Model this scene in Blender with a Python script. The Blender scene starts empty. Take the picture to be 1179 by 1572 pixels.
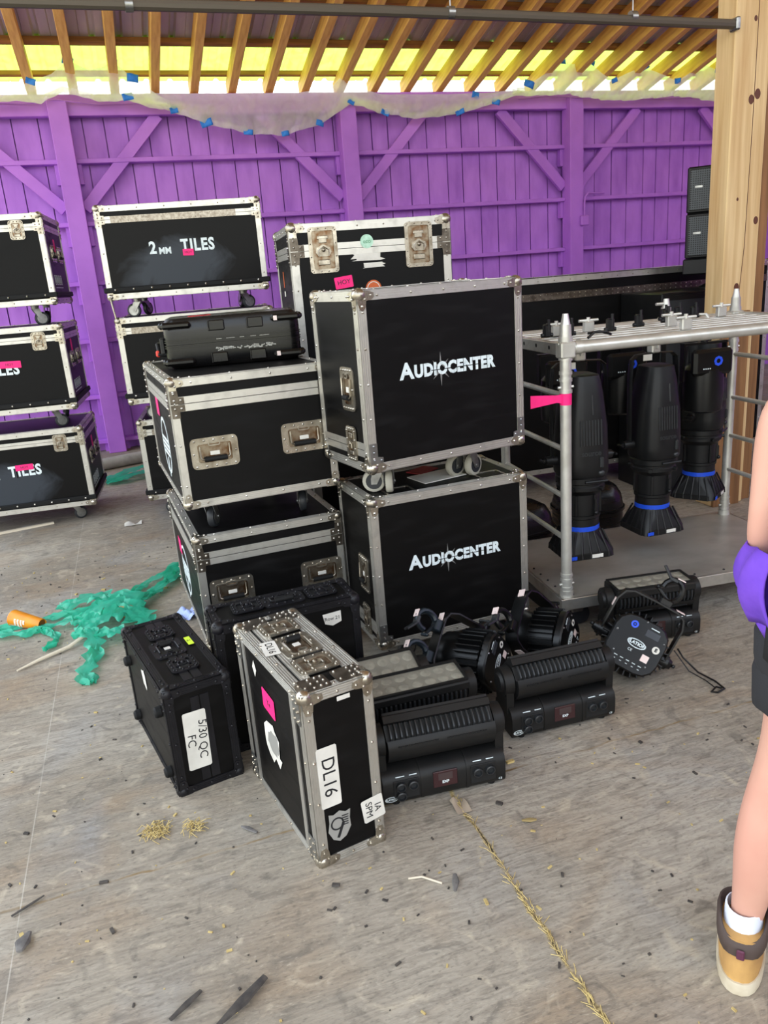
import bpy, bmesh, math, random
from mathutils import Vector as V, Matrix as M, Euler
PI = math.pi
R = math.radians
rng = random.Random(7)
scene = bpy.context.scene
C = scene.collection

# ---------------------------------------------------------------- camera, light, exposure
cam = bpy.data.objects.new('camera', bpy.data.cameras.new('camera'))
C.objects.link(cam)
cam.data.sensor_fit = 'VERTICAL'
cam.data.sensor_height = 24.0
cam.data.lens = 1183.78 * 24.0 / 1572.0
cam.data.clip_start = 0.05
_r = V((0.94688154, -0.31303847, -0.07363606))
_u = V((0.15888595, 0.25632102, 0.95344365))
_b = -V((0.27959007, 0.91449792, -0.29244305))
cam.matrix_world = M(((_r.x, _u.x, _b.x, 0), (_r.y, _u.y, _b.y, 0), (_r.z, _u.z, _b.z, 1.7), (0, 0, 0, 1)))
scene.camera = cam
scene.view_settings.view_transform = 'Standard'
scene.view_settings.look = 'None'
scene.view_settings.gamma = 1.0
scene.view_settings.use_curve_mapping = False
scene.view_settings.exposure = 0.0

world = bpy.data.worlds.new('world')
scene.world = world
world.use_nodes = True
wn = world.node_tree.nodes
wl = world.node_tree.links
wbg = wn['Background']
wtc = wn.new('ShaderNodeTexCoord')
wsx = wn.new('ShaderNodeSeparateXYZ')
wl.new(wtc.outputs['Generated'], wsx.inputs[0])
wr = wn.new('ShaderNodeValToRGB')
wl.new(wsx.outputs['Z'], wr.inputs[0])
el = wr.color_ramp.elements
el[0].position = 0.0
el[0].color = (0.55, 0.55, 0.42, 1)
el[1].position = 0.35
el[1].color = (0.78, 0.88, 1.0, 1)
e_ = el.new(0.06)
e_.color = (1.0, 0.98, 0.9, 1)
wl.new(wr.outputs[0], wbg.inputs['Color'])
wbg.inputs['Strength'].default_value = 3.5

# ---------------------------------------------------------------- materials
def lin(c):
    return tuple(((x / 255.0) / 12.92 if x / 255.0 <= 0.04045 else ((x / 255.0 + 0.055) / 1.055) ** 2.4) for x in c)

MATS = {}
def mat(name, col, rough=0.5, metal=0.0, col2=None, nscale=8.0, stretch=(1, 1, 1), lo=0.35, hi=0.65, bump=0.0, bscale=40.0,
        spec=0.5, rough2=None, coat=0.0, detail=6.0):
    m = bpy.data.materials.new(name)
    m.use_nodes = True
    n = m.node_tree.nodes
    l = m.node_tree.links
    p = n['Principled BSDF']
    p.inputs['Base Color'].default_value = (*lin(col), 1)
    p.inputs['Roughness'].default_value = rough
    p.inputs['Metallic'].default_value = metal
    p.inputs['Specular IOR Level'].default_value = spec
    p.inputs['Coat Weight'].default_value = coat
    tc = n.new('ShaderNodeTexCoord')
    mp = n.new('ShaderNodeMapping')
    mp.inputs['Scale'].default_value = stretch
    l.new(tc.outputs['Object'], mp.inputs[0])
    nz = n.new('ShaderNodeTexNoise')
    nz.inputs['Scale'].default_value = nscale
    nz.inputs['Detail'].default_value = detail
    l.new(mp.outputs[0], nz.inputs['Vector'])
    rp = n.new('ShaderNodeMapRange')
    rp.inputs['From Min'].default_value = lo
    rp.inputs['From Max'].default_value = hi
    l.new(nz.outputs['Fac'], rp.inputs[0])
    if col2 is not None:
        mx = n.new('ShaderNodeMix')
        mx.data_type = 'RGBA'
        mx.inputs[6].default_value = (*lin(col), 1)
        mx.inputs[7].default_value = (*lin(col2), 1)
        l.new(rp.outputs[0], mx.inputs[0])
        l.new(mx.outputs[2], p.inputs['Base Color'])
    if rough2 is not None:
        rr = n.new('ShaderNodeMapRange')
        rr.inputs['From Min'].default_value = lo
        rr.inputs['From Max'].default_value = hi
        rr.inputs['To Min'].default_value = rough
        rr.inputs['To Max'].default_value = rough2
        l.new(nz.outputs['Fac'], rr.inputs[0])
        l.new(rr.outputs[0], p.inputs['Roughness'])
    if bump > 0:
        nb = n.new('ShaderNodeTexNoise')
        nb.inputs['Scale'].default_value = bscale
        nb.inputs['Detail'].default_value = 4
        l.new(mp.outputs[0], nb.inputs['Vector'])
        bp = n.new('ShaderNodeBump')
        bp.inputs['Strength'].default_value = bump
        bp.inputs['Distance'].default_value = 0.01
        l.new(nb.outputs['Fac'], bp.inputs['Height'])
        l.new(bp.outputs[0], p.inputs['Normal'])
    MATS[name] = m
    return m

PANEL = mat('case laminate', (10, 9, 9), 0.45, 0, (19, 18, 18), 5.0, (1, 1, 5), 0.5, 0.8, 0.03, 120, rough2=0.62, spec=0.16)
BLACKP = mat('black plastic', (13, 13, 14), 0.42, 0, (20, 20, 21), 14, bump=0.02, bscale=300, spec=0.35)
GLOSSP = mat('glossy black shell', (11, 11, 12), 0.22, 0, (18, 16, 16), 4, (1, 1, 8), rough2=0.34, spec=0.4)
FIXT = mat('fixture casing', (19, 19, 19), 0.5, 0, (26, 25, 24), 10, bump=0.04, bscale=400, spec=0.35)
FINM = mat('fixture fins', (44, 46, 48), 0.35, 0.2, spec=0.5)
PARM = mat('par casing', (11, 11, 12), 0.32, 0, (17, 17, 17), 10, spec=0.35)
BLUEBLK = mat('blue black clamp', (30, 38, 45), 0.35, 0.4)
ALU = mat('aluminium trim', (206, 203, 196), 0.38, 0.85, (172, 168, 160), 16, (1, 1, 1), 0.5, 0.85, 0.02, 90, rough2=0.5)
BLKTRIM = mat('black trim', (18, 17, 20), 0.42, 0.1, (26, 25, 29), 14, spec=0.35)
CHROME = mat('nickel hardware', (205, 200, 188), 0.2, 0.95, (150, 140, 125), 18, rough2=0.36)
RUSTY = mat('tarnished dish', (150, 138, 120), 0.32, 0.9, (110, 80, 55), 26, lo=0.4, hi=0.62)
DISH = mat('handle dish steel', (190, 183, 170), 0.26, 0.9, (140, 130, 114), 20, rough2=0.38)
BRKT = mat('dark bracket', (120, 112, 102), 0.35, 0.85, (80, 72, 64), 24)
STEEL = mat('zinc steel', (170, 170, 168), 0.35, 0.9, (130, 130, 128), 15)
TUBE = mat('aluminium tube', (214, 212, 204), 0.36, 0.6, (190, 187, 177), 10, (1, 1, 1), rough2=0.45)
SHEET = mat('scuffed aluminium sheet', (186, 181, 171), 0.34, 0.45, (150, 145, 135), 3, (1, 1.3, 1), 0.35, 0.7, 0.02, 40, rough2=0.5)
RUBBER = mat('black rubber', (16, 16, 16), 0.7, spec=0.3)
WHEELG = mat('grey caster tyre', (176, 172, 158), 0.6)
WHEELB = mat('dark caster tyre', (38, 40, 44), 0.5)
DARKIN = mat('recess shadow lining', (14, 14, 14), 0.7)
WHITE = mat('stencil paint', (222, 232, 234), 0.6, 0, (178, 190, 192), 40, lo=0.5, hi=0.8)
SILV = mat('silver star print', (150, 150, 148), 0.4, 0.5)
PAPER = mat('paper label', (226, 222, 212), 0.75, 0, (206, 202, 192), 12)
INK = mat('black ink', (22, 22, 26), 0.6)
PINK = mat('hot pink tape', (255, 32, 130), 0.6, 0, (240, 24, 116), 20)
PINKPALE = mat('pale pink ribbon', (222, 170, 176), 0.6)
YELLOW = mat('yellow green tape', (214, 240, 60), 0.6)
BLUETAPE = mat('blue painters tape', (34, 118, 214), 0.6, 0, (50, 140, 232), 30)
GAFFBLUE = mat('royal blue tape', (22, 74, 205), 0.4)
PALEGREEN = mat('pale green sticker', (190, 226, 204), 0.6, 0, (160, 200, 175), 60)
ORANGEST = mat('orange sticker', (196, 92, 40), 0.6)
GREYST = mat('grey sticker', (150, 148, 142), 0.5)
CARDW = mat('white tag', (235, 214, 208), 0.6)
BLUELED = mat('blue display ring', (40, 84, 235), 0.4)
DISPLAY = mat('maroon display glass', (58, 34, 36), 0.2)
LENS = mat('frosted lens', (134, 130, 117), 0.5, 0, (118, 114, 103), 20)
LENSDISC = mat('lens element', (152, 148, 133), 0.42, 0, (130, 126, 114), 40)
PURPLE = mat('purple wall paint', (190, 122, 222), 0.6, 0, (160, 94, 198), 3.2, (2, 2, 0.7), 0.38, 0.78, 0.06, 30)
PURPLEB = mat('purple beam paint', (186, 114, 220), 0.55, 0, (164, 96, 202), 2.6, lo=0.4, hi=0.8, bump=0.04, bscale=30)
ORANGEWOOD = mat('rafter timber', (252, 202, 104), 0.6, 0, (220, 158, 72), 5, (5, 0.6, 5), 0.35, 0.7, 0.05, 30)
DARKWOOD = mat('purlin timber', (176, 122, 58), 0.7, 0, (134, 88, 40), 4, (0.6, 5, 5))
METALROOF = mat('galvanised roof sheet', (206, 200, 196), 0.5, 0.2, (172, 164, 168), 1.2, (3, 0.6, 1))
STRAW = mat('straw', (206, 184, 122), 0.8, 0, (170, 146, 92), 30)
GREYCHIP = mat('grey bark chip', (84, 80, 78), 0.7, 0, (120, 116, 112), 30)
DARKCHIP = mat('dark bark chip', (52, 48, 46), 0.8, 0, (78, 72, 66), 40)
STICKW = mat('pale stick', (216, 204, 182), 0.7)
CUPM = mat('orange cup', (228, 148, 34), 0.35, 0, (212, 126, 22), 10)
CUPIN = mat('cup lid recess', (120, 70, 20), 0.5)
ROLLW = mat('rolled white felt', (186, 182, 174), 0.9, 0, (160, 156, 148), 10)
SKIN = mat('skin', (214, 164, 144), 0.5, 0, (204, 146, 128), 4, lo=0.4, hi=0.75)
SHIRT = mat('purple shirt cloth', (122, 74, 205), 0.85, 0, (98, 56, 180), 9, bump=0.5, bscale=16)
SHORTS = mat('black shorts cloth', (38, 38, 42), 0.85, bump=0.05, bscale=200)
KNIT = mat('black knit', (22, 22, 24), 0.9, bump=0.2, bscale=300)
BOOTM = mat('tan nubuck boot', (196, 152, 88), 0.8, 0, (166, 126, 76), 14, bump=0.05, bscale=120)
BOOTSOLE = mat('cream boot sole', (206, 194, 170), 0.7, 0, (186, 172, 146), 20)
BOOTCOL = mat('brown boot collar', (72, 58, 52), 0.7)
SOCK = mat('white sock', (222, 226, 238), 0.85)
HAIR = mat('brown hair', (70, 46, 30), 0.6)
GRILLE = mat('speaker grille', (74, 78, 82), 0.45, 0.3)
HINGE = mat('riveted hinge', (168, 160, 148), 0.35, 0.85, (130, 120, 108), 60)

def nodes_of(m):
    return m.node_tree.nodes, m.node_tree.links, m.node_tree.nodes['Principled BSDF']

# knotty pine for the post
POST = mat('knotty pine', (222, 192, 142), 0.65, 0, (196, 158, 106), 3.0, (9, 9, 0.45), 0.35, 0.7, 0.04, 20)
POSTD = mat('dark pine board', (150, 106, 64), 0.7, 0, (112, 76, 44), 3.0, (8, 8, 0.5), 0.35, 0.7, 0.04, 20)
KNOT = mat('pine knot', (92, 48, 26), 0.6)

# chalk-wiped laminate: an oval smear of rubbed-off chalk of its own shape on the front panel
def smudge(name, cx, cz, rx, rz):
    m = mat(name, (13, 12, 12), 0.42, 0, (22, 22, 22), 5.0, (1, 1, 5), 0.45, 0.75, spec=0.16)
    n, l, p = nodes_of(m)
    tc = n.new('ShaderNodeTexCoord')
    mp = n.new('ShaderNodeMapping')
    mp.vector_type = 'TEXTURE'
    mp.inputs['Location'].default_value = (cx, 0, cz)
    mp.inputs['Scale'].default_value = (rx, 1000, rz)
    l.new(tc.outputs['Object'], mp.inputs[0])
    ln = n.new('ShaderNodeVectorMath')
    ln.operation = 'LENGTH'
    l.new(mp.outputs[0], ln.inputs[0])
    nz = n.new('ShaderNodeTexNoise')
    nz.inputs['Scale'].default_value = 5
    nz.inputs['Detail'].default_value = 8
    nz.inputs['Distortion'].default_value = 1.2
    l.new(tc.outputs['Object'], nz.inputs['Vector'])
    ad = n.new('ShaderNodeMath')
    ad.operation = 'MULTIPLY_ADD'
    l.new(nz.outputs['Fac'], ad.inputs[0])
    ad.inputs[1].default_value = 0.9
    l.new(ln.outputs['Value'], ad.inputs[2])
    rp = n.new('ShaderNodeMapRange')
    rp.inputs['From Min'].default_value = 1.3
    rp.inputs['From Max'].default_value = 0.9
    rp.inputs['To Max'].default_value = 0.75
    l.new(ad.outputs[0], rp.inputs[0])
    mx = n.new('ShaderNodeMix')
    mx.data_type = 'RGBA'
    mx.inputs[6].default_value = (*lin((10, 9, 9)), 1)
    mx.inputs[7].default_value = (*lin((66, 71, 78)), 1)
    l.new(rp.outputs[0], mx.inputs[0])
    l.new(mx.outputs[2], p.inputs['Base Color'])
    return m
SMUDGE = smudge('chalk wiped laminate', 0.54, 0.32, 0.50, 0.27)

# concrete floor: broom streaks along X, straw-filled joint, chalk line
def floor_mat():
    m = mat('brushed concrete', (150, 143, 133), 0.8)
    n, l, p = nodes_of(m)
    tc = n.new('ShaderNodeTexCoord')
    def noise(sc, st, det=6, dist=0.0):
        mp = n.new('ShaderNodeMapping')
        mp.inputs['Scale'].default_value = st
        l.new(tc.outputs['Object'], mp.inputs[0])
        q = n.new('ShaderNodeTexNoise')
        q.inputs['Scale'].default_value = sc
        q.inputs['Detail'].default_value = det
        q.inputs['Distortion'].default_value = dist
        l.new(mp.outputs[0], q.inputs['Vector'])
        return q.outputs['Fac']
    def rng_(x, a, b, c=0.0, d=1.0):
        q = n.new('ShaderNodeMapRange')
        q.inputs['From Min'].default_value = a
        q.inputs['From Max'].default_value = b
        q.inputs['To Min'].default_value = c
        q.inputs['To Max'].default_value = d
        l.new(x, q.inputs[0])
        return q.outputs[0]
    def mix(f, a, b):
        q = n.new('ShaderNodeMix')
        q.data_type = 'RGBA'
        l.new(f, q.inputs[0])
        for k, x in ((6, a), (7, b)):
            if isinstance(x, tuple):
                q.inputs[k].default_value = (*lin(x), 1)
            else:
                l.new(x, q.inputs[k])
        return q.outputs[2]
    def math_(op, a, b=None, c=None):
        q = n.new('ShaderNodeMath')
        q.operation = op
        for k, x in enumerate((a, b, c)):
            if x is None:
                continue
            if isinstance(x, (int, float)):
                q.inputs[k].default_value = x
            else:
                l.new(x, q.inputs[k])
        return q.outputs[0]
    big = noise(0.8, (1, 1, 1), 8, 0.5)
    streak = noise(7, (1.2, 7, 1), 10, 1.2)
    fine = noise(60, (1, 2.2, 1), 6)
    spots = noise(9, (1, 1, 1), 10, 1.5)
    c = mix(rng_(big, 0.35, 0.65), (176, 167, 152), (134, 123, 107))
    c = mix(rng_(noise(1.7, (1, 1.6, 1), 8, 1.0), 0.5, 0.72, 0, 0.6), c, (150, 124, 94))
    c = mix(rng_(noise(1.3, (1.4, 1, 1), 8, 0.8), 0.52, 0.75, 0, 0.55), c, (146, 148, 150))
    c = mix(rng_(streak, 0.42, 0.72, 0, 0.6), c, (104, 95, 84))
    c = mix(rng_(spots, 0.58, 0.74, 0, 0.55), c, (200, 186, 162))
    c = mix(rng_(spots, 0.42, 0.3, 0, 0.5), c, (94, 88, 80))
    c = mix(rng_(fine, 0.55, 0.75, 0, 0.6), c, (86, 80, 72))
    c = mix(rng_(fine, 0.4, 0.28, 0, 0.45), c, (186, 176, 158))
    sx = n.new('ShaderNodeSeparateXYZ')
    l.new(tc.outputs['Object'], sx.inputs[0])
    wob = math_('MULTIPLY_ADD', noise(7, (1, 1, 1), 5), 0.05, -0.025)
    # straw packed joint along Y at x = .80
    dx = math_('ABSOLUTE', math_('ADD', math_('SUBTRACT', sx.outputs['X'], 0.805), wob))
    gate = rng_(noise(5, (1, 1, 1), 4), 0.36, 0.5, 0.35, 1)
    j1 = math_('MULTIPLY', rng_(dx, 0.009, 0.003), gate)
    c = mix(j1, c, mix(rng_(noise(120, (1, 1, 1), 3), 0.4, 0.6), (190, 170, 118), (120, 100, 62)))
    d1 = math_('MULTIPLY', rng_(dx, 0.003, 0.0012), rng_(noise(9, (1, 1, 1)), 0.45, 0.6))
    c = mix(d1, c, (60, 52, 42))
    # second joint along X at y = 2.11, left part
    dy = math_('ABSOLUTE', math_('ADD', math_('SUBTRACT', sx.outputs['Y'], 2.12), wob))
    j2 = math_('MULTIPLY', rng_(dy, 0.007, 0.002), rng_(noise(11, (1, 1, 1), 4), 0.35, 0.6, 0.1, 0.9))
    c = mix(j2, c, (128, 104, 66))
    # chalk line along Y at x = -.565
    dz = math_('ABSOLUTE', math_('SUBTRACT', sx.outputs['X'], -0.565))
    j3 = math_('MULTIPLY', rng_(dz, 0.0028, 0.0008), rng_(noise(6, (1, 1, 1), 4), 0.35, 0.65, 0.1, 0.5))
    c = mix(j3, c, (206, 200, 188))
    l.new(c, p.inputs['Base Color'])
    bp = n.new('ShaderNodeBump')
    bp.inputs['Strength'].default_value = 0.35
    bp.inputs['Distance'].default_value = 0.006
    l.new(math_('ADD', streak, math_('MULTIPLY', fine, 0.6)), bp.inputs['Height'])
    l.new(bp.outputs[0], p.inputs['Normal'])
    return m
FLOOR = floor_mat()

def film(name, col, trans=0.35, translu=0.6, rough=0.3, tcol=(1, 1, 1)):
    m = bpy.data.materials.new(name)
    m.use_nodes = True
    n = m.node_tree.nodes
    l = m.node_tree.links
    n.clear()
    out = n.new('ShaderNodeOutputMaterial')
    tr = n.new('ShaderNodeBsdfTransparent')
    tr.inputs[0].default_value = (*tcol, 1)
    tl = n.new('ShaderNodeBsdfTranslucent')
    tl.inputs[0].default_value = (*lin(col), 1)
    pr = n.new('ShaderNodeBsdfPrincipled')
    pr.inputs['Base Color'].default_value = (*lin(col), 1)
    pr.inputs['Roughness'].default_value = rough
    m1 = n.new('ShaderNodeMixShader')
    m1.inputs[0].default_value = translu
    l.new(pr.outputs[0], m1.inputs[1])
    l.new(tl.outputs[0], m1.inputs[2])
    m2 = n.new('ShaderNodeMixShader')
    tc = n.new('ShaderNodeTexCoord')
    nz = n.new('ShaderNodeTexNoise')
    nz.inputs['Scale'].default_value = 6
    nz.inputs['Detail'].default_value = 6
    nz.inputs['Distortion'].default_value = 1.0
    l.new(tc.outputs['Object'], nz.inputs['Vector'])
    rp = n.new('ShaderNodeMapRange')
    rp.inputs['From Min'].default_value = 0.35
    rp.inputs['From Max'].default_value = 0.65
    rp.inputs['To Min'].default_value = max(0, trans - 0.05)
    rp.inputs['To Max'].default_value = trans + 0.06
    l.new(nz.outputs['Fac'], rp.inputs[0])
    l.new(rp.outputs[0], m2.inputs[0])
    l.new(m1.outputs[0], m2.inputs[1])
    l.new(tr.outputs[0], m2.inputs[2])
    l.new(m2.outputs[0], out.inputs[0])
    return m
POLY = film('clear polythene', (252, 250, 247), 0.36, 0.72, 0.2)
GREENF = film('green wrap film', (72, 208, 174), 0.22, 0.4, 0.2, (0.6, 0.97, 0.88))
SKYL = film('yellow green rooflight', (190, 222, 84), 0.06, 0.85, 0.5, (0.8, 0.95, 0.4))

# ---------------------------------------------------------------- mesh helpers
def rrect(w, h, r, n=4):
    pts = []
    for cx, cy, a0 in ((w / 2 - r, h / 2 - r, 0), (-w / 2 + r, h / 2 - r, 90), (-w / 2 + r, -h / 2 + r, 180), (w / 2 - r, -h / 2 + r, 270)):
        for i in range(n + 1):
            a = R(a0 + 90 * i / n)
            pts.append((cx + r * math.cos(a), cy + r * math.sin(a)))
    return pts

def ngon(r, n, a0=0.0, ry=None):
    ry = r if ry is None else ry
    return [(r * math.cos(a0 + 2 * PI * i / n), ry * math.sin(a0 + 2 * PI * i / n)) for i in range(n)]

class MB:
    def __init__(self):
        self.v = []
        self.f = []
        self.m = []
    def add(self, vs, fs, mat=0, mtx=None):
        o = len(self.v)
        if mtx is not None:
            vs = [mtx @ V(p) for p in vs]
        self.v += [tuple(p) for p in vs]
        self.f += [tuple(i + o for i in f) for f in fs]
        self.m += [mat] * len(fs)
        return self
    def box(self, c, s, mat=0, rot=None, bev=0.0):
        hx, hy, hz = s[0] / 2, s[1] / 2, s[2] / 2
        mtx = M.Translation(c) @ (rot.to_4x4() if rot is not None else M.Identity(4))
        b = min(bev, hx * .9, hy * .9, hz * .9)
        if b <= 0:
            vs = [(x * hx, y * hy, z * hz) for x in (-1, 1) for y in (-1, 1) for z in (-1, 1)]
            return self.add(vs, [(0, 1, 3, 2), (4, 6, 7, 5), (0, 4, 5, 1), (2, 3, 7, 6), (0, 2, 6, 4), (1, 5, 7, 3)], mat, mtx)
        vs = []
        ix = {}
        for sx in (-1, 1):
            for sy in (-1, 1):
                for sz in (-1, 1):
                    for a in range(3):
                        p = [sx * (hx - b), sy * (hy - b), sz * (hz - b)]
                        p[a] = (sx * hx, sy * hy, sz * hz)[a]
                        ix[(sx, sy, sz, a)] = len(vs)
                        vs.append(p)
        fs = []
        for a in range(3):
            o1, o2 = [q for q in range(3) if q != a]
            for sg in (-1, 1):
                q = []
                for s1, s2 in ((-1, -1), (1, -1), (1, 1), (-1, 1)):
                    k = [0, 0, 0]
                    k[a] = sg
                    k[o1] = s1
                    k[o2] = s2
                    q.append(ix[(*k, a)])
                fs.append(tuple(q))
            for s1 in (-1, 1):
                for s2 in (-1, 1):
                    k0 = [0, 0, 0]
                    k1 = [0, 0, 0]
                    k0[a], k1[a] = -1, 1
                    k0[o1] = k1[o1] = s1
                    k0[o2] = k1[o2] = s2
                    fs.append((ix[(*k0, o1)], ix[(*k1, o1)], ix[(*k1, o2)], ix[(*k0, o2)]))
        for sx in (-1, 1):
            for sy in (-1, 1):
                for sz in (-1, 1):
                    fs.append(tuple(ix[(sx, sy, sz, a)] for a in range(3)))
        return self.add(vs, fs, mat, mtx)
    def frame(self, d):
        d = V(d).normalized()
        up = V((0, 0, 1)) if abs(d.z) < 0.9 else V((1, 0, 0))
        a = d.cross(up).normalized()
        return a, a.cross(d).normalized(), d
    def cyl(self, p0, p1, r0, r1=None, seg=14, mat=0, caps=True):
        r1 = r0 if r1 is None else r1
        p0, p1 = V(p0), V(p1)
        a, b, d = self.frame(p1 - p0)
        vs = []
        for p, r in ((p0, r0), (p1, r1)):
            for i in range(seg):
                t = 2 * PI * i / seg
                vs.append(p + a * (r * math.cos(t)) + b * (r * math.sin(t)))
        fs = [(i, (i + 1) % seg, seg + (i + 1) % seg, seg + i) for i in range(seg)]
        if caps:
            fs += [tuple(range(seg - 1, -1, -1)), tuple(range(seg, 2 * seg))]
        return self.add(vs, fs, mat)
    def tube(self, path, r, seg=8, mat=0, closed=False, flat=1.0):
        P = [V(p) for p in path]
        n = len(P)
        rs = r if isinstance(r, (list, tuple)) else [r] * n
        vs = []
        pa = None
        for i in range(n):
            d = (P[(i + 1) % n] - P[i - 1]) if closed else (P[min(i + 1, n - 1)] - P[max(i - 1, 0)])
            if d.length < 1e-9:
                d = V((0, 0, 1))
            d.normalize()
            if pa is None:
                a, b, _ = self.frame(d)
            else:
                a = pa - d * pa.dot(d)
                a = a.normalized() if a.length > 1e-6 else self.frame(d)[0]
                b = a.cross(d)
            pa = a
            for k in range(seg):
                t = 2 * PI * k / seg
                vs.append(P[i] + a * (rs[i] * math.cos(t)) + b * (rs[i] * flat * math.sin(t)))
        fs = []
        for i in range(n if closed else n - 1):
            j = (i + 1) % n
            for k in range(seg):
                fs.append((i * seg + k, i * seg + (k + 1) % seg, j * seg + (k + 1) % seg, j * seg + k))
        if not closed:
            fs += [tuple(range(seg - 1, -1, -1)), tuple(range((n - 1) * seg, n * seg))]
        return self.add(vs, fs, mat)
    def ball(self, c, r, seg=10, rings=6, mat=0, sc=(1, 1, 1)):
        vs = [(c[0], c[1], c[2] + r * sc[2])]
        for i in range(1, rings):
            p = PI * i / rings
            for k in range(seg):
                t = 2 * PI * k / seg
                vs.append((c[0] + r * sc[0] * math.sin(p) * math.cos(t), c[1] + r * sc[1] * math.sin(p) * math.sin(t), c[2] + r * sc[2] * math.cos(p)))
        vs.append((c[0], c[1], c[2] - r * sc[2]))
        e = len(vs) - 1
        fs = [(0, 1 + k, 1 + (k + 1) % seg) for k in range(seg)]
        for i in range(rings - 2):
            for k in range(seg):
                a = 1 + i * seg
                fs.append((a + k, a + seg + k, a + seg + (k + 1) % seg, a + (k + 1) % seg))
        a = 1 + (rings - 2) * seg
        fs += [(a + k, e, a + (k + 1) % seg) for k in range(seg)]
        return self.add(vs, fs, mat)
    def prism(self, poly, o, ex, ey, ez, depth, mat=0, top_scale=None):
        o, ex, ey, ez = V(o), V(ex), V(ey), V(ez)
        n = len(poly)
        s = 1.0 if top_scale is None else top_scale
        vs = [o + ex * x + ey * y for x, y in poly] + [o + ex * x * s + ey * y * s + ez * depth for x, y in poly]
        fs = [tuple(range(n - 1, -1, -1)), tuple(range(n, 2 * n))] + [(i, (i + 1) % n, n + (i + 1) % n, n + i) for i in range(n)]
        return self.add(vs, fs, mat)
    def ring(self, outer, inner, o, ex, ey, ez, depth, mat=0):
        o, ex, ey, ez = V(o), V(ex), V(ey), V(ez)
        n = len(outer)
        vs = [o + ex * x + ey * y for x, y in outer] + [o + ex * x + ey * y + ez * depth for x, y in outer]
        vs += [o + ex * x + ey * y + ez * depth for x, y in inner] + [o + ex * x + ey * y for x, y in inner]
        fs = []
        for i in range(n):
            j = (i + 1) % n
            for a in range(4):
                b = (a + 1) % 4
                fs.append((a * n + i, a * n + j, b * n + j, b * n + i))
        return self.add(vs, fs, mat)
    def lathe(self, prof, seg=24, mat=0, mtx=None, caps=True, sq=None):
        vs = []
        for r, z in prof:
            for k in range(seg):
                t = 2 * PI * k / seg
                x, y = r * math.cos(t), r * math.sin(t)
                if sq:
                    y *= sq
                vs.append((x, y, z))
        n = len(prof)
        fs = []
        for i in range(n - 1):
            for k in range(seg):
                fs.append((i * seg + k, i * seg + (k + 1) % seg, (i + 1) * seg + (k + 1) % seg, (i + 1) * seg + k))
        if caps:
            fs += [tuple(range(seg - 1, -1, -1)), tuple(range((n - 1) * seg, n * seg))]
        return self.add(vs, fs, mat, mtx)
    def loft(self, rings, mat=0, caps=True):
        n = len(rings[0])
        vs = [p for r in rings for p in r]
        fs = []
        for i in range(len(rings) - 1):
            for k in range(n):
                fs.append((i * n + k, i * n + (k + 1) % n, (i + 1) * n + (k + 1) % n, (i + 1) * n + k))
        if caps:
            fs += [tuple(range(n - 1, -1, -1)), tuple(range((len(rings) - 1) * n, len(rings) * n))]
        return self.add(vs, fs, mat)
    def grid(self, fn, nu, nv, mat=0):
        vs = [fn(i / nu, j / nv) for j in range(nv + 1) for i in range(nu + 1)]
        fs = [(j * (nu + 1) + i, j * (nu + 1) + i + 1, (j + 1) * (nu + 1) + i + 1, (j + 1) * (nu + 1) + i) for j in range(nv) for i in range(nu)]
        return self.add(vs, fs, mat)
    def mesh(self, name, mats, smooth=35):
        me = bpy.data.meshes.new(name)
        me.from_pydata(self.v, [], self.f)
        for m_ in (mats if isinstance(mats, (list, tuple)) else [mats]):
            me.materials.append(m_)
        me.polygons.foreach_set('material_index', self.m)
        bm = bmesh.new()
        bm.from_mesh(me)
        bmesh.ops.recalc_face_normals(bm, faces=bm.faces)
        bm.to_mesh(me)
        bm.free()
        if smooth:
            me.polygons.foreach_set('use_smooth', [True] * len(me.polygons))
            me.set_sharp_from_angle(angle=R(smooth))
        me.update()
        return me
    def build(self, name, mats, parent=None, loc=(0, 0, 0), rot=(0, 0, 0), smooth=35):
        return link(name, self.mesh(name, mats, smooth), parent, loc, rot)

def link(name, me, parent=None, loc=(0, 0, 0), rot=(0, 0, 0)):
    o = bpy.data.objects.new(name, me)
    C.objects.link(o)
    o.parent = parent
    o.location = loc
    o.rotation_euler = rot
    return o

def tag(o, label, cat, group=None):
    o['label'] = label
    o['category'] = cat
    if group:
        o['group'] = group
    return o

def thing(name, label, cat, loc=(0, 0, 0), yaw=0.0, group=None, rot=None):
    o = bpy.data.objects.new(name, None)
    C.objects.link(o)
    o.empty_display_size = 0.1
    o.location = loc
    o.rotation_euler = rot if rot is not None else (0, 0, R(yaw))
    return tag(o, label, cat, group)

def structure(o):
    o['kind'] = 'structure'
    return o

def kids(o):
    return [c for c in bpy.data.objects if c.parent == o]

def copy_tree(o, parent=None):
    c = o.copy()
    C.objects.link(c)
    c.parent = parent
    for k in kids(o):
        copy_tree(k, c)
    return c

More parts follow.
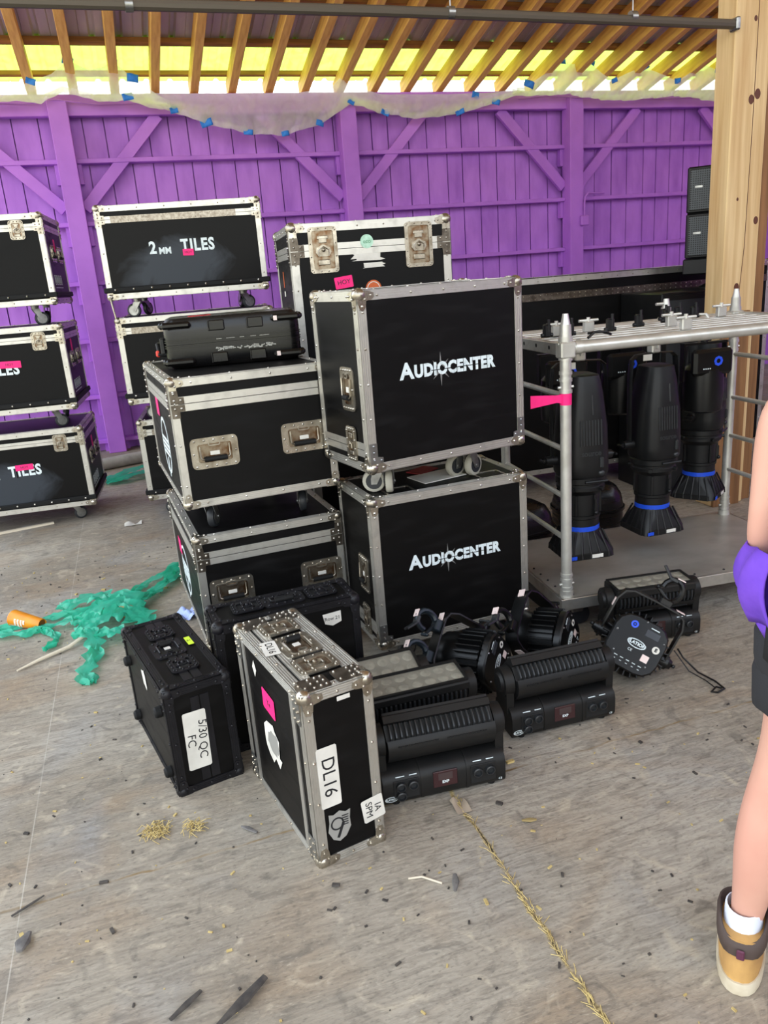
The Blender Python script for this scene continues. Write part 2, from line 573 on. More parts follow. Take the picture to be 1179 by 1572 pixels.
def text_mesh(s, size, xs=1.0, bold=0.0, depth=0.0006, shear=0.0, space=1.0, fit=None):
    cu = bpy.data.curves.new('lettering', 'FONT')
    cu.body = s
    cu.size = size
    cu.offset = bold
    cu.extrude = depth / 2
    cu.shear = shear
    cu.space_character = space
    cu.align_x = 'CENTER'
    cu.align_y = 'CENTER'
    cu.resolution_u = 3
    o = bpy.data.objects.new('lettering', cu)
    C.objects.link(o)
    dg = bpy.context.evaluated_depsgraph_get()
    me = bpy.data.meshes.new_from_object(o.evaluated_get(dg))
    bpy.data.objects.remove(o)
    if fit:
        xv = [v.co.x for v in me.vertices]
        me.transform(M.Diagonal((fit / (max(xv) - min(xv)), 1, 1, 1)) @ M.Translation((-(max(xv) + min(xv)) / 2, 0, 0)))
    # text lies in XY facing +Z: stand it up to face -Y
    me.transform(M.Rotation(PI / 2, 4, 'X') @ M.Diagonal((xs, 1, 1, 1)))
    me.name = 'lettering'
    return me

def lettering(s, size, m, parent, loc, rot=(0, 0, 0), **k):
    me = text_mesh(s, size, **k)
    me.materials.clear()
    me.materials.append(m)
    return link('lettering', me, parent, loc, rot)

# ---------------------------------------------------------------- building shell
WY = 9.316           # room face of the wall framing
BY = WY + 0.10       # room face of the boards
b = MB().box((3.0, 3.7, -0.1), (18, 17.0, 0.2))
structure(b.build('floor', FLOOR))
out = MB().box((3.0, 22, -0.35), (80, 20, 0.2))
GRASS = mat('outdoor grass', (110, 130, 60), 0.9, 0, (140, 150, 80), 2)
structure(out.build('trim_1', GRASS))

b = MB()
x = -3.2
while x < 9.2:
    w = rng.choice([0.2, 0.215, 0.23, 0.255])
    b.box((x + w / 2, BY + 0.02 + rng.uniform(0, 0.008), 1.83), (w - 0.012, 0.03, 3.66))
    x += w
b.box((3.0, BY + 0.06, 1.83), (12.4, 0.02, 3.66))
structure(b.build('wall_back', PURPLE))

TR = [1]
def trim(mb, m):
    TR[0] += 1
    return structure(mb.build('trim_%d' % TR[0], m))

COLX = [-3.05, -0.30, 2.74, 5.66, 8.6]
for cx in COLX:
    mb = MB().box((cx, WY - 0.06, 1.81), (0.19, 0.20, 3.62), bev=0.006)
    trim(mb, PURPLEB)
for z in (3.07, 2.455, 1.853, 1.243, 0.63, 0.12):
    for c0, c1 in zip(COLX[:-1], COLX[1:]):
        mb = MB().box(((c0 + c1) / 2, WY + 0.03, z), (c1 - c0 - 0.19, 0.13, 0.045), bev=0.004)
        for sx, cx in ((1, c0 + 0.115), (-1, c1 - 0.115)):
            mb.box((cx, WY + 0.05, z - 0.12), (0.04, 0.08, 0.2), bev=0.003)
        trim(mb, PURPLEB)
for c0, c1 in zip(COLX[:-1], COLX[1:]):
    for s, cx in ((1, c0), (-1, c1)):
        p0 = V((cx + s * 0.10, WY + 0.0, 2.60))
        p1 = V((cx + s * 0.98, WY + 0.0, 3.50))
        d = p1 - p0
        rot = M.Rotation(-math.atan2(d.z, d.x), 3, 'Y')
        mb = MB().box((p0 + p1) / 2, (d.length, 0.05, 0.12), 0, rot, 0.004)
        trim(mb, PURPLEB)
trim(MB().box((2.9, WY - 0.02, 3.59), (12.2, 0.10, 0.20), bev=0.005).box((2.9, WY + 0.06, 3.66), (12.2, 0.10, 0.07)), PURPLEB)

TANP = 0.249
def roof_z(y, o=0.0):
    return 3.70 + o + (9.316 - y) * TANP
RA = -math.atan(TANP)
k = 0
rx = -1.719 - .0035 * 3
ra_mesh = None
while rx < 9.3:
    if ra_mesh is None:
        L = 12.8
        mb = MB().box((0, -L / 2, 0.075), (0.088, L, 0.15), bev=0.004)
        ra_mesh = mb.mesh('rafter', ORANGEWOOD)
    o = link('roof_rafter', ra_mesh, None, (rx, 9.40, roof_z(9.40)), (RA, 0, 0))
    tag(o, 'sloping orange brown timber rafter under the metal roof', 'rafter', 'roof rafters in a row')
    rx += 0.4035
for y, pw in ((9.285, .045), (8.715, .075), (8.03, .075), (7.39, .075), (6.70, .075), (6.01, .075), (5.32, .075), (4.63, .075), (3.94, .075), (3.25, .075), (2.56, .075), (1.87, .075), (1.18, .075), (0.49, .075), (-0.2, .075), (-1.2, .075), (-2.2, .075)):# 7.39, 6.70, 6.01, 5.32, 4.63, 3.94, 3.25, 2.56, 1.87, 1.18, 0.49, -0.2):
    mb = MB().box((3.7, y, roof_z(y, 0.178)), (11.6, pw, 0.045), 0, M.Rotation(RA, 3, 'X'))
    trim(mb, DARKWOOD)
# corrugated metal roof, with a translucent band beside the eave
def roof_sheet(y0, y1, m, name):
    mb = MB()
    xs = []
    x = -2.1
    while x < 9.5:
        xs += [(x, 0), (x + 0.02, 0.024), (x + 0.05, 0.024), (x + 0.07, 0), (x + 0.155, 0), (x + 0.163, 0.007), (x + 0.171, 0)]
        x += 0.245
    n = len(xs)
    vs = [(a, y0, roof_z(y0, 0.203) + h) for a, h in xs] + [(a, y1, roof_z(y1, 0.203) + h) for a, h in xs]
    mb.add(vs, [(i, i + 1, n + i + 1, n + i) for i in range(n - 1)])
    return structure(mb.build(name, m, smooth=0))
roof_sheet(9.49, 8.70, SKYL, 'ceiling_1')
roof_sheet(8.83, -3.4, METALROOF, 'ceiling')
structure(MB().box((9.5, 3.0, 2.4), (0.12, 12.8, 4.8)).build('wall_right_blocker', PURPLE))  # unseen wall, added to keep the right side darker
structure(MB().box((6.0, -3.3, 1.5), (7.0, 0.12, 3.0)).build('wall_front_blocker', POSTD))  # added behind the camera to cut the light from the rear

# pine post right of the cart, with its darker side board
p = thing('timber_post', 'big pale knotty pine post on the right holding the roof', 'post', (3.785, 4.28, 0), 0)
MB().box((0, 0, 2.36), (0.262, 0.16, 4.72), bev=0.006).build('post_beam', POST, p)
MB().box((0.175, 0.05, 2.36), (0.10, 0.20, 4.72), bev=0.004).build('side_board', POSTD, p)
MB().box((-0.025, -0.092, 0.655), (0.215, 0.026, 1.31), bev=0.003).build('lower_board', POSTD, p)  # darker board over the lower front of the post
for x, z, r in ((-0.02, 1.46, 0.02), (0.01, 2.55, 0.02), (0.055, 2.58, 0.022), (0.10, 1.86, 0.018), (-0.05, 1.99, 0.008), (0.01, 2.98, 0.012)):
    MB().prism(ngon(r, 14, 0, r * 1.35), (x, -0.0795, z), (1, 0, 0), (0, 0, 1), (0, -1, 0), 0.001).build('wood_knot', KNOT, p)
mb = MB().tube([(0.02, -0.081, 4.5), (0.028, -0.081, 3.2), (0.03, -0.081, 2.4), (0.022, -0.081, 1.7), (0.0, -0.081, 1.4)], 0.0022, 5)
mb.build('drying_crack', KNOT, p)

pipe = thing('overhead_pipe', 'long grey steel pipe hung level under the rafters', 'pipe', (0, 4.2, 2.965))
MB().tube([(-6.0, 0, 0.02), (1.5, 0, 0.005), (3.655, 0, -0.02)], 0.026, 10).build('pipe_run', mat('painted steel pipe', (92, 84, 74), 0.5, 0.3), pipe)
MB().box((3.648, 0, -0.02), (0.03, 0.07, 0.07), bev=0.008).build('end_flange', STEEL, pipe)
for hx in (0.25, 1.85, 2.95):
    MB().cyl((hx, 0, 0.0), (hx, 0, roof_z(4.2) - 2.965), 0.004, None, 6).cyl((hx - .018, 0, 0.005), (hx + .018, 0, 0.005), 0.031, None, 12).build('hanger_rod', STEEL, pipe)

# plug box and conduit on the right-hand column
p = thing('conduit', 'purple painted conduit with a socket box on the right wall column', 'conduit', (5.75, WY - 0.17, 0))
MB().box((0, -0.02, 2.18), (0.11, 0.05, 0.12), bev=0.01).build('socket_box', PURPLEB, p)
MB().tube([(0, -0.02, 2.24), (0, -0.02, 2.38), (0.01, -0.02, 2.46), (0.05, -0.02, 2.50), (0.16, 0.12, 2.51), (0.4, 0.16, 2.51)], 0.011, 8).build('bent_tube', PURPLEB, p)
p = MB().tube([(-1.2, WY - 0.09, 3.63), (-0.6, WY - 0.10, 3.60), (-0.3, WY - 0.17, 3.62), (0.1, WY - 0.1, 3.585), (0.7, WY - 0.1, 3.60)], 0.006, 6).build('wall_cable', PURPLEB)
tag(p, 'thin purple painted cable slung along the beam above the left column', 'cable')
p = MB().tube([(4.9, WY - 0.09, 3.60), (5.3, WY - 0.10, 3.63), (5.66, WY - 0.17, 3.59), (6.2, WY - 0.1, 3.60), (6.9, WY - 0.1, 3.585), (7.7, WY - 0.1, 3.60)], 0.006, 6).build('wall_cable', PURPLEB)
tag(p, 'thin purple painted cable slung along the beam above the right column', 'cable')

# ---------------------------------------------------------------- polythene sheet hung along the eave
def interp(pts, x):
    if x <= pts[0][0]:
        return pts[0][1]
    for (a, za), (c, zc) in zip(pts, pts[1:]):
        if x <= c:
            t = (x - a) / (c - a)
            return za + (zc - za) * t
    return pts[-1][1]

SHEETS = []
def hang(name, top, bot, label, yb, seed, nu=120, sag=0.05, lean=0.10):
    r2 = random.Random(seed)
    ph = [r2.uniform(0, 6.28) for _ in range(6)]
    x0, x1 = top[0][0], top[-1][0]
    def fn(u, v):
        x = x0 + (x1 - x0) * u
        zt, zb = interp(top, x), interp(bot, x)
        z = zt + (zb - zt) * v
        wr_ = 0.020 * math.sin(x * 17 + 3 * v + ph[0]) + 0.012 * math.sin(x * 43 + 5 * v + ph[1]) + 0.010 * math.sin(v * 9 + x * 6 + ph[2])
        y = yb + lean * v - sag * math.sin(PI * v) + wr_ * (0.3 + v)
        return (x + 0.02 * math.sin(v * 7 + x * 5 + ph[3]), y, z)
    o = MB().grid(fn, nu, 12).build(name, POLY, smooth=80)
    # doubled-over hem along the lower edge
    MB().grid(lambda u, v: tuple(V(fn(u, 1.0)) + V((0, -.006 - .004 * math.sin(u * 140), .055 * v))), nu, 3).build('folded_hem', POLY, o, smooth=80)
    SHEETS.append((x0, x1, top, bot, fn))
    return tag(o, label, 'plastic sheet')
hang('plastic_sheet', [(-1.6, 3.60), (-0.79, 3.62), (-0.5, 3.735), (-0.30, 3.80), (-0.11, 3.915), (0.08, 3.83), (0.20, 3.85), (0.31, 3.905), (0.40, 3.83), (0.47, 3.75), (0.68, 3.60), (0.78, 3.545)],
     [(-1.6, 3.52), (-0.79, 3.575), (-0.6, 3.585), (-0.45, 3.56), (-0.2, 3.66), (-0.1, 3.63), (0.1, 3.575), (0.4, 3.575), (0.68, 3.49), (0.78, 3.50)],
     'clear plastic sheet draped in two peaks above the left wall column', WY - 0.40, 3, 110)
hang('plastic_sheet', [(0.55, 3.66), (1.0, 3.655), (1.6, 3.65), (2.2, 3.655), (2.56, 3.70), (2.66, 3.80), (2.74, 3.72), (3.1, 3.63), (3.9, 3.625), (4.5, 3.64), (4.86, 3.69)],
     [(0.55, 3.57), (0.84, 3.485), (1.16, 3.36), (1.56, 3.26), (1.99, 3.235), (2.4, 3.335), (2.74, 3.54), (3.13, 3.43), (3.55, 3.375), (4.02, 3.42), (4.5, 3.52), (4.86, 3.62)],
     'long clear plastic sheet sagging deep over the middle of the purple wall', WY - 0.24, 9, 150, 0.07, 0.0)
hang('plastic_sheet', [(4.70, 3.66), (4.97, 3.73), (5.15, 3.83), (5.277, 3.93), (5.45, 3.90), (5.698, 3.93), (5.85, 3.81), (6.02, 3.725), (6.2, 3.80), (6.42, 3.875), (6.65, 3.80), (6.91, 3.72), (7.1, 3.80), (7.28, 3.92), (7.52, 3.83), (7.68, 3.94), (7.85, 3.83), (8.4, 3.7)],
     [(4.70, 3.60), (4.97, 3.585), (5.23, 3.60), (5.49, 3.60), (5.76, 3.55), (6.2, 3.525), (6.6, 3.55), (7.06, 3.57), (7.26, 3.55), (7.8, 3.48), (8.4, 3.5)],
     'clear plastic sheet taped in scallops to the rafters on the right', WY - 0.40, 5, 150)
tape_pts = [(-0.507, 3.734), (-0.115, 3.921), (0.311, 3.911), (0.461, 3.76), (0.40, 3.60), (0.84, 3.50), (1.165, 3.368), (1.563, 3.268), (1.987, 3.252), (2.395, 3.345), (2.747, 3.555), (3.131, 3.440), (4.022, 3.425), (4.496, 3.53), (4.862, 3.683),
            (5.277, 3.928), (5.698, 3.93), (6.023, 3.721), (6.424, 3.876), (6.911, 3.718), (7.279, 3.921), (7.52, 3.826), (7.682, 3.937), (4.234, 3.605)]
for i, (x, z) in enumerate(tape_pts):
    a = rng.uniform(-0.5, 0.5)
    w, h = rng.uniform(0.08, 0.13), rng.uniform(0.05, 0.075)
    best = None
    for x0, x1, top, bot, sf in SHEETS:
        if x0 <= x <= x1:
            zt, zb = interp(top, x), interp(bot, x)
            v = max(0.03, min(0.97, (z - zt) / (zb - zt)))
            q = sf((x - x0) / (x1 - x0), v)
            if best is None or abs(q[2] - z) < abs(best[2] - z):
                best = q
    x, yb, z = best[0], best[1] - 0.012, best[2]
    def fn(u, v, a=a, w=w, h=h):
        p, q = (u - .5) * w, (v - .5) * h
        return (p * math.cos(a) - q * math.sin(a), 0.012 * math.sin(u * 5 + i) * (v + .3) - 0.01, p * math.sin(a) + q * math.cos(a))
    o = MB().grid(fn, 6, 3).build('tape_patch', BLUETAPE, None, (x, yb, z), smooth=80)
    s = o.modifiers.new('thick', 'SOLIDIFY')
    s.thickness = 0.002
    tag(o, 'crumpled scrap of blue painters tape on the hung plastic sheet', 'tape', 'blue tape on the plastic sheets')

# ---------------------------------------------------------------- road case kit
def edge_trim(w, d, h, ww=0.030, mats=(ALU, CHROME), skip=(), rivet=0.13):
    """angle extrusions with ridges along the twelve edges"""
    mb = MB()
    t = 0.0022
    S3 = (w, d, h)
    for ax in range(3):
        o1, o2 = [q for q in range(3) if q != ax]
        for s1 in (0, 1):
            for s2 in (0, 1):
                key = (ax, s1, s2)
                if key in skip:
                    continue
                L = S3[ax] - 0.02
                for (fa, sa, sb_axis, sb) in ((o1, s1, o2, s2), (o2, s2, o1, s1)):
                    # plate lies on face fa side sa, extends from edge along sb_axis inward
                    c = [0, 0, 0]
                    c[ax] = S3[ax] / 2
                    sg = 1 if sa else -1
                    c[fa] = S3[fa] * sa + sg * t / 2
                    ins = -1 if sb else 1
                    c[sb_axis] = S3[sb_axis] * sb + ins * ww / 2 - ins * t / 2
                    sz = [0, 0, 0]
                    sz[ax] = L
                    sz[fa] = t
                    sz[sb_axis] = ww + t
                    mb.box(c, sz, 0)
                    for q in (0.12, 0.38, 0.64, 0.9):
                        c2 = list(c)
                        c2[fa] = S3[fa] * sa + sg * (t + 0.0006)
                        c2[sb_axis] = S3[sb_axis] * sb + ins * ww * q
                        z2 = list(sz)
                        z2[fa] = 0.0014
                        z2[sb_axis] = ww * 0.12
                        mb.box(c2, z2, 0)
                    nr = max(1, int(L / rivet))
                    for i in range(nr):
                        c3 = list(c)
                        c3[ax] = L * (i + 0.5) / nr + 0.01
                        c3[fa] = S3[fa] * sa + sg * (t + 0.0008)
                        c3[sb_axis] = S3[sb_axis] * sb + ins * ww * 0.52
                        mb.ball(c3, 0.0052, 7, 4, 1)
    return mb.mesh('edge_trim', list(mats))

_corner = {}
def corner_mesh(sx, sy, sz, m, r=0.024, big=0.062):
    key = (sx, sy, sz, m.name, r, big)
    if key in _corner:
        return _corner[key]
    mb = MB()
    mb.ball((-sx * r * .55, -sy * r * .55, -sz * r * .55), r, 14, 8)
    sg = (sx, sy, sz)
    for fa in range(3):
        o1, o2 = [q for q in range(3) if q != fa]
        ex, ey, ez, o = V((0, 0, 0)), V((0, 0, 0)), V((0, 0, 0)), V((0, 0, 0))
        ex[o1] = -sg[o1]
        ey[o2] = -sg[o2]
        ez[fa] = sg[fa]
        o[fa] = sg[fa] * 0.0034
        B_ = big
        poly = [(0, 0), (B_ * .62, 0), (B_ * .95, B_ * .10), (B_, B_ * .32), (B_ * .82, B_ * .46), (B_ * .52, B_ * .5), (B_ * .5, B_ * .52), (B_ * .46, B_ * .82), (B_ * .32, B_), (B_ * .10, B_ * .95), (0, B_ * .62)]
        mb.prism(poly, o, ex, ey, ez, 0.002)
        for a, b2 in ((.78, .24), (.24, .78), (.42, .42)):
            p = o + ex * B_ * a + ey * B_ * b2 + ez * 0.0025
            mb.ball(p, 0.0052, 7, 4)
    me = mb.mesh('corner_ball', m)
    _corner[key] = me
    return me

FR = {'front': (0, 0, 0), 'left': (0, 0, -PI / 2), 'right': (0, 0, PI / 2), 'top': (-PI / 2, 0, 0)}
class Case:
    def __init__(s, name, label, loc, yaw, w, d, h, zc=0.0, cat='road case', group=None, panel=PANEL, trim_m=(ALU, CHROME), corner_m=CHROME, ww=0.030, skip=(), big=0.062, lid=None, front=None, rivet=0.13):
        s.w, s.d, s.h, s.zc = w, d, h, zc
        s.o = thing(name, label, cat, loc, yaw, group)
        g = 0.0005
        if lid:
            zj = h - lid
            MB().box((w / 2, d / 2, zc + zj / 2), (w - g, d - g, zj - 0.003), bev=0.002).build('case_body', panel, s.o)
            MB().box((w / 2, d / 2, zc + zj + lid / 2), (w - g, d - g, lid - 0.003), bev=0.002).build('case_lid', panel, s.o)
        else:
            MB().box((w / 2, d / 2, zc + h / 2), (w - g, d - g, h), bev=0.002).build('case_body', panel, s.o)
        link('edge_trim', edge_trim(w, d, h, ww, trim_m, skip, rivet), s.o, (0, 0, zc))
        for sx in (0, 1):
            for sy in (0, 1):
                for sz in (0, 1):
                    link('corner_ball', corner_mesh(2 * sx - 1, 2 * sy - 1, 2 * sz - 1, corner_m, 0.024 * big / 0.062, big), s.o, (w * sx, d * sy, zc + h * sz))
    def put(s, name, me, face, a, b, n=0.0, parent=None, turn=0.0):
        if face == 'front':
            loc = (a, -n, s.zc + b)
        elif face == 'left':
            loc = (-n, a, s.zc + b)
        elif face == 'right':
            loc = (s.w + n, a, s.zc + b)
        else:
            loc = (a, b, s.zc + s.h + n)
        o = link(name, me, s.o, loc)
        rm = Euler(FR[face]).to_matrix() @ M.Rotation(turn, 3, 'Y')
        o.rotation_euler = rm.to_euler()
        return o
    def band(s, zb, hw=0.03, mats=(ALU, CHROME), faces=('front', 'left', 'right', 'back'), name='lid_band'):
        """double ridged extrusion around the lid joint, centred at height zb"""
        mb = MB()
        w, d = s.w, s.d
        spec = {'front': ((w / 2, 0, zb), (w - 0.05, 0), (0, -1)), 'back': ((w / 2, d, zb), (w - 0.05, 0), (0, 1)), 'left': ((0, d / 2, zb), (0, d - 0.05), (-1, 0)), 'right': ((w, d / 2, zb), (0, d - 0.05), (1, 0))}
        for f in faces:
            c, L, nn = spec[f]
            for dz in (-hw / 2 - .0008, hw / 2 + .0008):
                mb.box((c[0] + nn[0] * .0015, c[1] + nn[1] * .0015, zb + dz), (max(L[0], .003), max(L[1], .003), hw - 0.001))
                for q in (-.36, -.12, .12, .36):
                    mb.box((c[0] + nn[0] * .0032, c[1] + nn[1] * .0032, zb + dz + hw * q), (max(L[0], .0014), max(L[1], .0014), hw * .13))
        return mb.build(name, list(mats), s.o, (0, 0, s.zc))
    def plates(s, zb, m=BRKT, faces=('front', 'left', 'right'), hw=0.03, reach=0.055, up=0.055):
        """riveted L brackets where band meets the corner uprights"""
        for f in faces:
            for e in ((0, 1)):
                mb = MB()
                L = s.w if f == 'front' else s.d
                s1 = 1 if e == 0 else -1
                for sg in (1, -1):
                    poly = [(0.001 * s1, 0.002 * sg), (reach * s1, 0.002 * sg), (reach * s1, hw * .92 * sg), (reach * .62 * s1, hw * .95 * sg), (reach * .58 * s1, up * sg), (0.001 * s1, up * sg)]
                    mb.prism(poly, (0, -0.0045, 0), (1, 0, 0), (0, 0, 1), (0, -1, 0), 0.0022)
                    for a, b2 in ((.28, .3), (.75, .3), (.28, .78)):
                        mb.ball((reach * a * s1, -0.0068, up * b2 * sg), 0.0055, 7, 4, 1)
                u = L * e
                if f == 'left':
                    u = L * (1 - e)
                s.put('corner_bracket', mb.mesh('corner_bracket', [m, CHROME]), f, u, zb)
    def foot_plates(s, zb, face='front', m=STEEL, arm=0.06):
        for e in (0, 1):
            s1 = 1 if e == 0 else -1
            mb = MB()
            mb.prism([(0.001 * s1, 0), (arm * .95 * s1, 0), (arm * .95 * s1, .022), (.034 * s1, .026), (.034 * s1, .08), (0.001 * s1, .08)], (0, -0.0045, 0), (1, 0, 0), (0, 0, 1), (0, -1, 0), 0.002)
            for a, b2 in ((.018, .015), (.048, .012), (.018, .045), (.018, .07)):
                mb.ball((a * s1, -.0068, b2), .005, 7, 4)
            s.put('corner_bracket', mb.mesh('corner_bracket', m), face, s.w * e, zb)
    def latch(s, face, a, b, w=0.11, h=0.15, m=DISH, inner=RUSTY, turn=0.0):
        key = ('latch', w, h, m.name, inner.name)
        if key not in _corner:
            mb = MB()
            mb.ring(rrect(w, h, .018), rrect(w - .036, h - .036, .012), (0, -.0038, 0), (1, 0, 0), (0, 0, 1), (0, -1, 0), .005, 0)
            mb.prism(rrect(w - .034, h - .034, .012), (0, -.0015, 0), (1, 0, 0), (0, 0, 1), (0, -1, 0), .0026, 1)
            mb.ring(rrect(w - .030, h - .030, .013), rrect(w - .040, h - .040, .010), (0, -.0085, 0), (1, 0, 0), (0, 0, 1), (0, -1, 0), .002, 0)
            for i in range(4):
                t = -1 + 2 * i / 3
                for sg in (-1, 1):
                    mb.ball((t * (w / 2 - .016), -.0092, sg * (h / 2 - .009)), .0045, 7, 4)
                    mb.ball((sg * (w / 2 - .009), -.0092, t * (h / 2 - .018)), .0045, 7, 4)
            _corner[key] = mb.mesh('latch', [m, inner])
            mb = MB()
            k = min(w, h) / 0.11
            mb.prism(ngon(.019 * k, 16), (0, -.0045, 0), (1, 0, 0), (0, 0, 1), (0, -1, 0), .008, 0)
            mb.prism([(-.03 * k, -.006 * k), (-.026 * k, .012 * k), (-.008 * k, .016 * k), (.008 * k, .016 * k), (.026 * k, .012 * k), (.03 * k, -.006 * k), (.02 * k, -.02 * k), (-.02 * k, -.02 * k)], (0, -.0045, -.004), (1, 0, 0), (0, 0, 1), (0, -1, 0), .005, 0)
            mb.tube([(-.02 * k, -.014, -.022 * k), (-.02 * k, -.014, .0), (0, -.015, .012 * k), (.02 * k, -.014, 0), (.02 * k, -.014, -.022 * k)], .003, 6)
            mb.box((0, -.008, h * .27), (.042 * k, .008, .012 * k), 0, None, .002)
            mb.box((0, -.008, h * .20), (.03 * k, .006, .016 * k), 0, None, .002)
            mb.box((0, -.008, -h * .27), (.045 * k, .007, .02 * k), 0, None, .003)
            mb.ball((0, -.013, 0), .008 * k, 10, 5)
            _corner[key + ('b',)] = mb.mesh('butterfly_clamp', m)
        o = s.put('latch', _corner[key], face, a, b, 0, None, turn)
        link('butterfly_clamp', _corner[key + ('b',)], o)
        return o
    def handle(s, face, a, b, w=0.19, h=0.125, m=DISH, inner=RUSTY, grip=RUBBER, turn=0.0, flip=1):
        key = ('handle', w, h, m.name, inner.name, grip.name, flip)
        if key not in _corner:
            mb = MB()
            mb.ring(rrect(w, h, .02), rrect(w - .05, h - .045, .012), (0, -.0005, 0), (1, 0, 0), (0, 0, 1), (0, -1, 0), .005, 0)
            mb.prism(rrect(w - .048, h - .043, .012), (0, -.0004, 0), (1, 0, 0), (0, 0, 1), (0, -1, 0), .0016, 1)
            mb.ring(rrect(w - .044, h - .039, .014), rrect(w - .056, h - .051, .010), (0, -.005, 0), (1, 0, 0), (0, 0, 1), (0, -1, 0), .002, 0)
            for i in range(5):
                t = -1 + 2 * i / 4
                for sg in (-1, 1):
                    mb.ball((t * (w / 2 - .018), -.0058, sg * (h / 2 - .011)), .0052, 7, 4)
            for sg in (-1, 1):
                mb.ball((sg * (w / 2 - .011), -.0058, 0), .0052, 7, 4)
            # hinge bar of the handle
            mb.ring(rrect(w * .26, .02, .008), rrect(w * .26 - .01, .01, .004), (0, -.004, flip * h * .30), (1, 0, 0), (0, 0, 1), (0, -1, 0), .006, 0)
            _corner[key] = mb.mesh('handle', [m, inner])
            mb = MB()
            ww_ = w * .62
            mb.tube([(-ww_ / 2, -.010, flip * h * .24), (-ww_ / 2, -.012, -flip * h * .14), (-ww_ / 2 + .008, -.013, -flip * h * .19), (ww_ / 2 - .008, -.013, -flip * h * .19), (ww_ / 2, -.012, -flip * h * .14), (ww_ / 2, -.010, flip * h * .24)], .0035, 6, 0)
            mb.cyl((-ww_ / 2 + .014, -.014, -flip * h * .19), (ww_ / 2 - .014, -.014, -flip * h * .19), .0105, None, 12, 1)
            mb.box((0, -.004, -flip * h * .02), (w * .2, .004, h * .13), 2, None, .001)
            _corner[key + ('g',)] = mb.mesh('grip', [m, grip, PAPER])
        o = s.put('handle', _corner[key], face, a, b, 0, None, turn)
        link('grip', _corner[key + ('g',)], o)
        return o
    def caster(s, x, y, H=0.14, yaw=0.0, tyre=WHEELB, r=None):
        r = r or min(0.05, H * 0.40)
        key = ('caster', round(H, 3), tyre.name)
        if key not in _corner:
            mb = MB()
            mb.box((0, 0, H - .003), (.10, .085, .006), 0, None, .002)
            mb.cyl((0, 0, H - .006), (0, 0, H - .03), .030, .026, 14)
            for sg in (-1, 1):
                mb.prism([(-.026, H - .028), (.026, H - .028), (.034 + .012, r + .012), (.034 + .012, r - .012), (.022, r - .012)], (0, sg * .021 - .002, 0), (1, 0, 0), (0, 0, 1), (0, 1, 0), .004)
            mb.cyl((.034, -.026, r), (.034, .026, r), .007, None, 10)
            _corner[key] = mb.mesh('caster', STEEL)
            mb = MB()
            mtx = M.Translation((.034, 0, r)) @ M.Rotation(PI / 2, 4, 'X')
            mb.lathe([(.012, -.016), (r * .78, -.016), (r * .93, -.014), (r, -.007), (r, .007), (r * .93, .014), (r * .78, .016), (.012, .016)], 22, 0, mtx)
            mb.lathe([(.006, -.0165), (r * .7, -.0168), (r * .7, .0168), (.006, .0165)], 18, 1, mtx)
            _corner[key + ('w',)] = mb.mesh('wheel', [tyre, STEEL if tyre is WHEELB else WHEELB])
        o = link('caster', _corner[key], s.o, (x, y, s.zc - H), (0, 0, R(yaw)))
        link('wheel', _corner[key + ('w',)], o)
        return o
    def casters(s, H=None, inx=0.13, iny=0.13, yaws=(20, -30, 50, 100), tyre=WHEELB):
        H = s.zc if H is None else H
        for (x, y), a in zip(((inx, iny), (s.w - inx, iny), (inx, s.d - iny), (s.w - inx, s.d - iny)), yaws):
            s.caster(x, y, H, a, tyre)
    def label(s, face, a, b, w, h, m=PAPER, text=None, size=0.03, turn=0.0, tturn=0.0, poly=None, name='paper_label', n=0.0022, torn=0, xs=1.0, ink=INK, bold=0.0):
        mb = MB()
        if poly is None:
            poly = rrect(w, h, min(w, h) * .06, 1)
            if torn:
                r2 = random.Random(torn)
                poly = [(x + r2.uniform(-.12, .12) * w, y + r2.uniform(-.12, .12) * h) for x, y in rrect(w, h, min(w, h) * .3, 3)]
        mb.prism(poly, (0, -n, 0), (1, 0, 0), (0, 0, 1), (0, -1, 0), .0006)
        o = s.put(name, mb.mesh(name, m), face, a, b, 0, None, turn)
        if text:
            for i, ln_ in enumerate(text.split('\n')):
                nl = text.count('\n') + 1
                off = (((nl - 1) / 2 - i) * size * .95)
                lettering(ln_, size, ink, o, (off * math.sin(tturn), -n - .0009, off * math.cos(tturn)), (0, tturn, 0), xs=xs, bold=bold)
        return o
    def letters(s, txt, size, m, face, a, b, turn=0.0, n=0.0012, **k):
        me = text_mesh(txt, size, **k)
        me.materials.clear()
        me.materials.append(m)
        return s.put('lettering', me, face, a, b, n, None, turn)

def star(cx, cz, mb, r=0.066):
    for i in range(8):
        a = PI / 2 + i * PI / 4
        L = r if i % 4 == 0 else (r * .78 if i % 2 else r * .30)
        if i in (2, 6):
            continue
        d = V((math.cos(a), 0, math.sin(a)))
        q = V((-math.sin(a), 0, math.cos(a)))
        c = V((cx, 0, cz))
        pts = [c + d * (r * .22) + q * .0048, c + d * L, c + d * (r * .22) - q * .0048]
        mb.add([p + V((0, -.0016, 0)) for p in pts] + [p + V((0, -.0003, 0)) for p in pts], [(0, 1, 2), (5, 4, 3), (0, 3, 4, 1), (1, 4, 5, 2), (2, 5, 3, 0)])

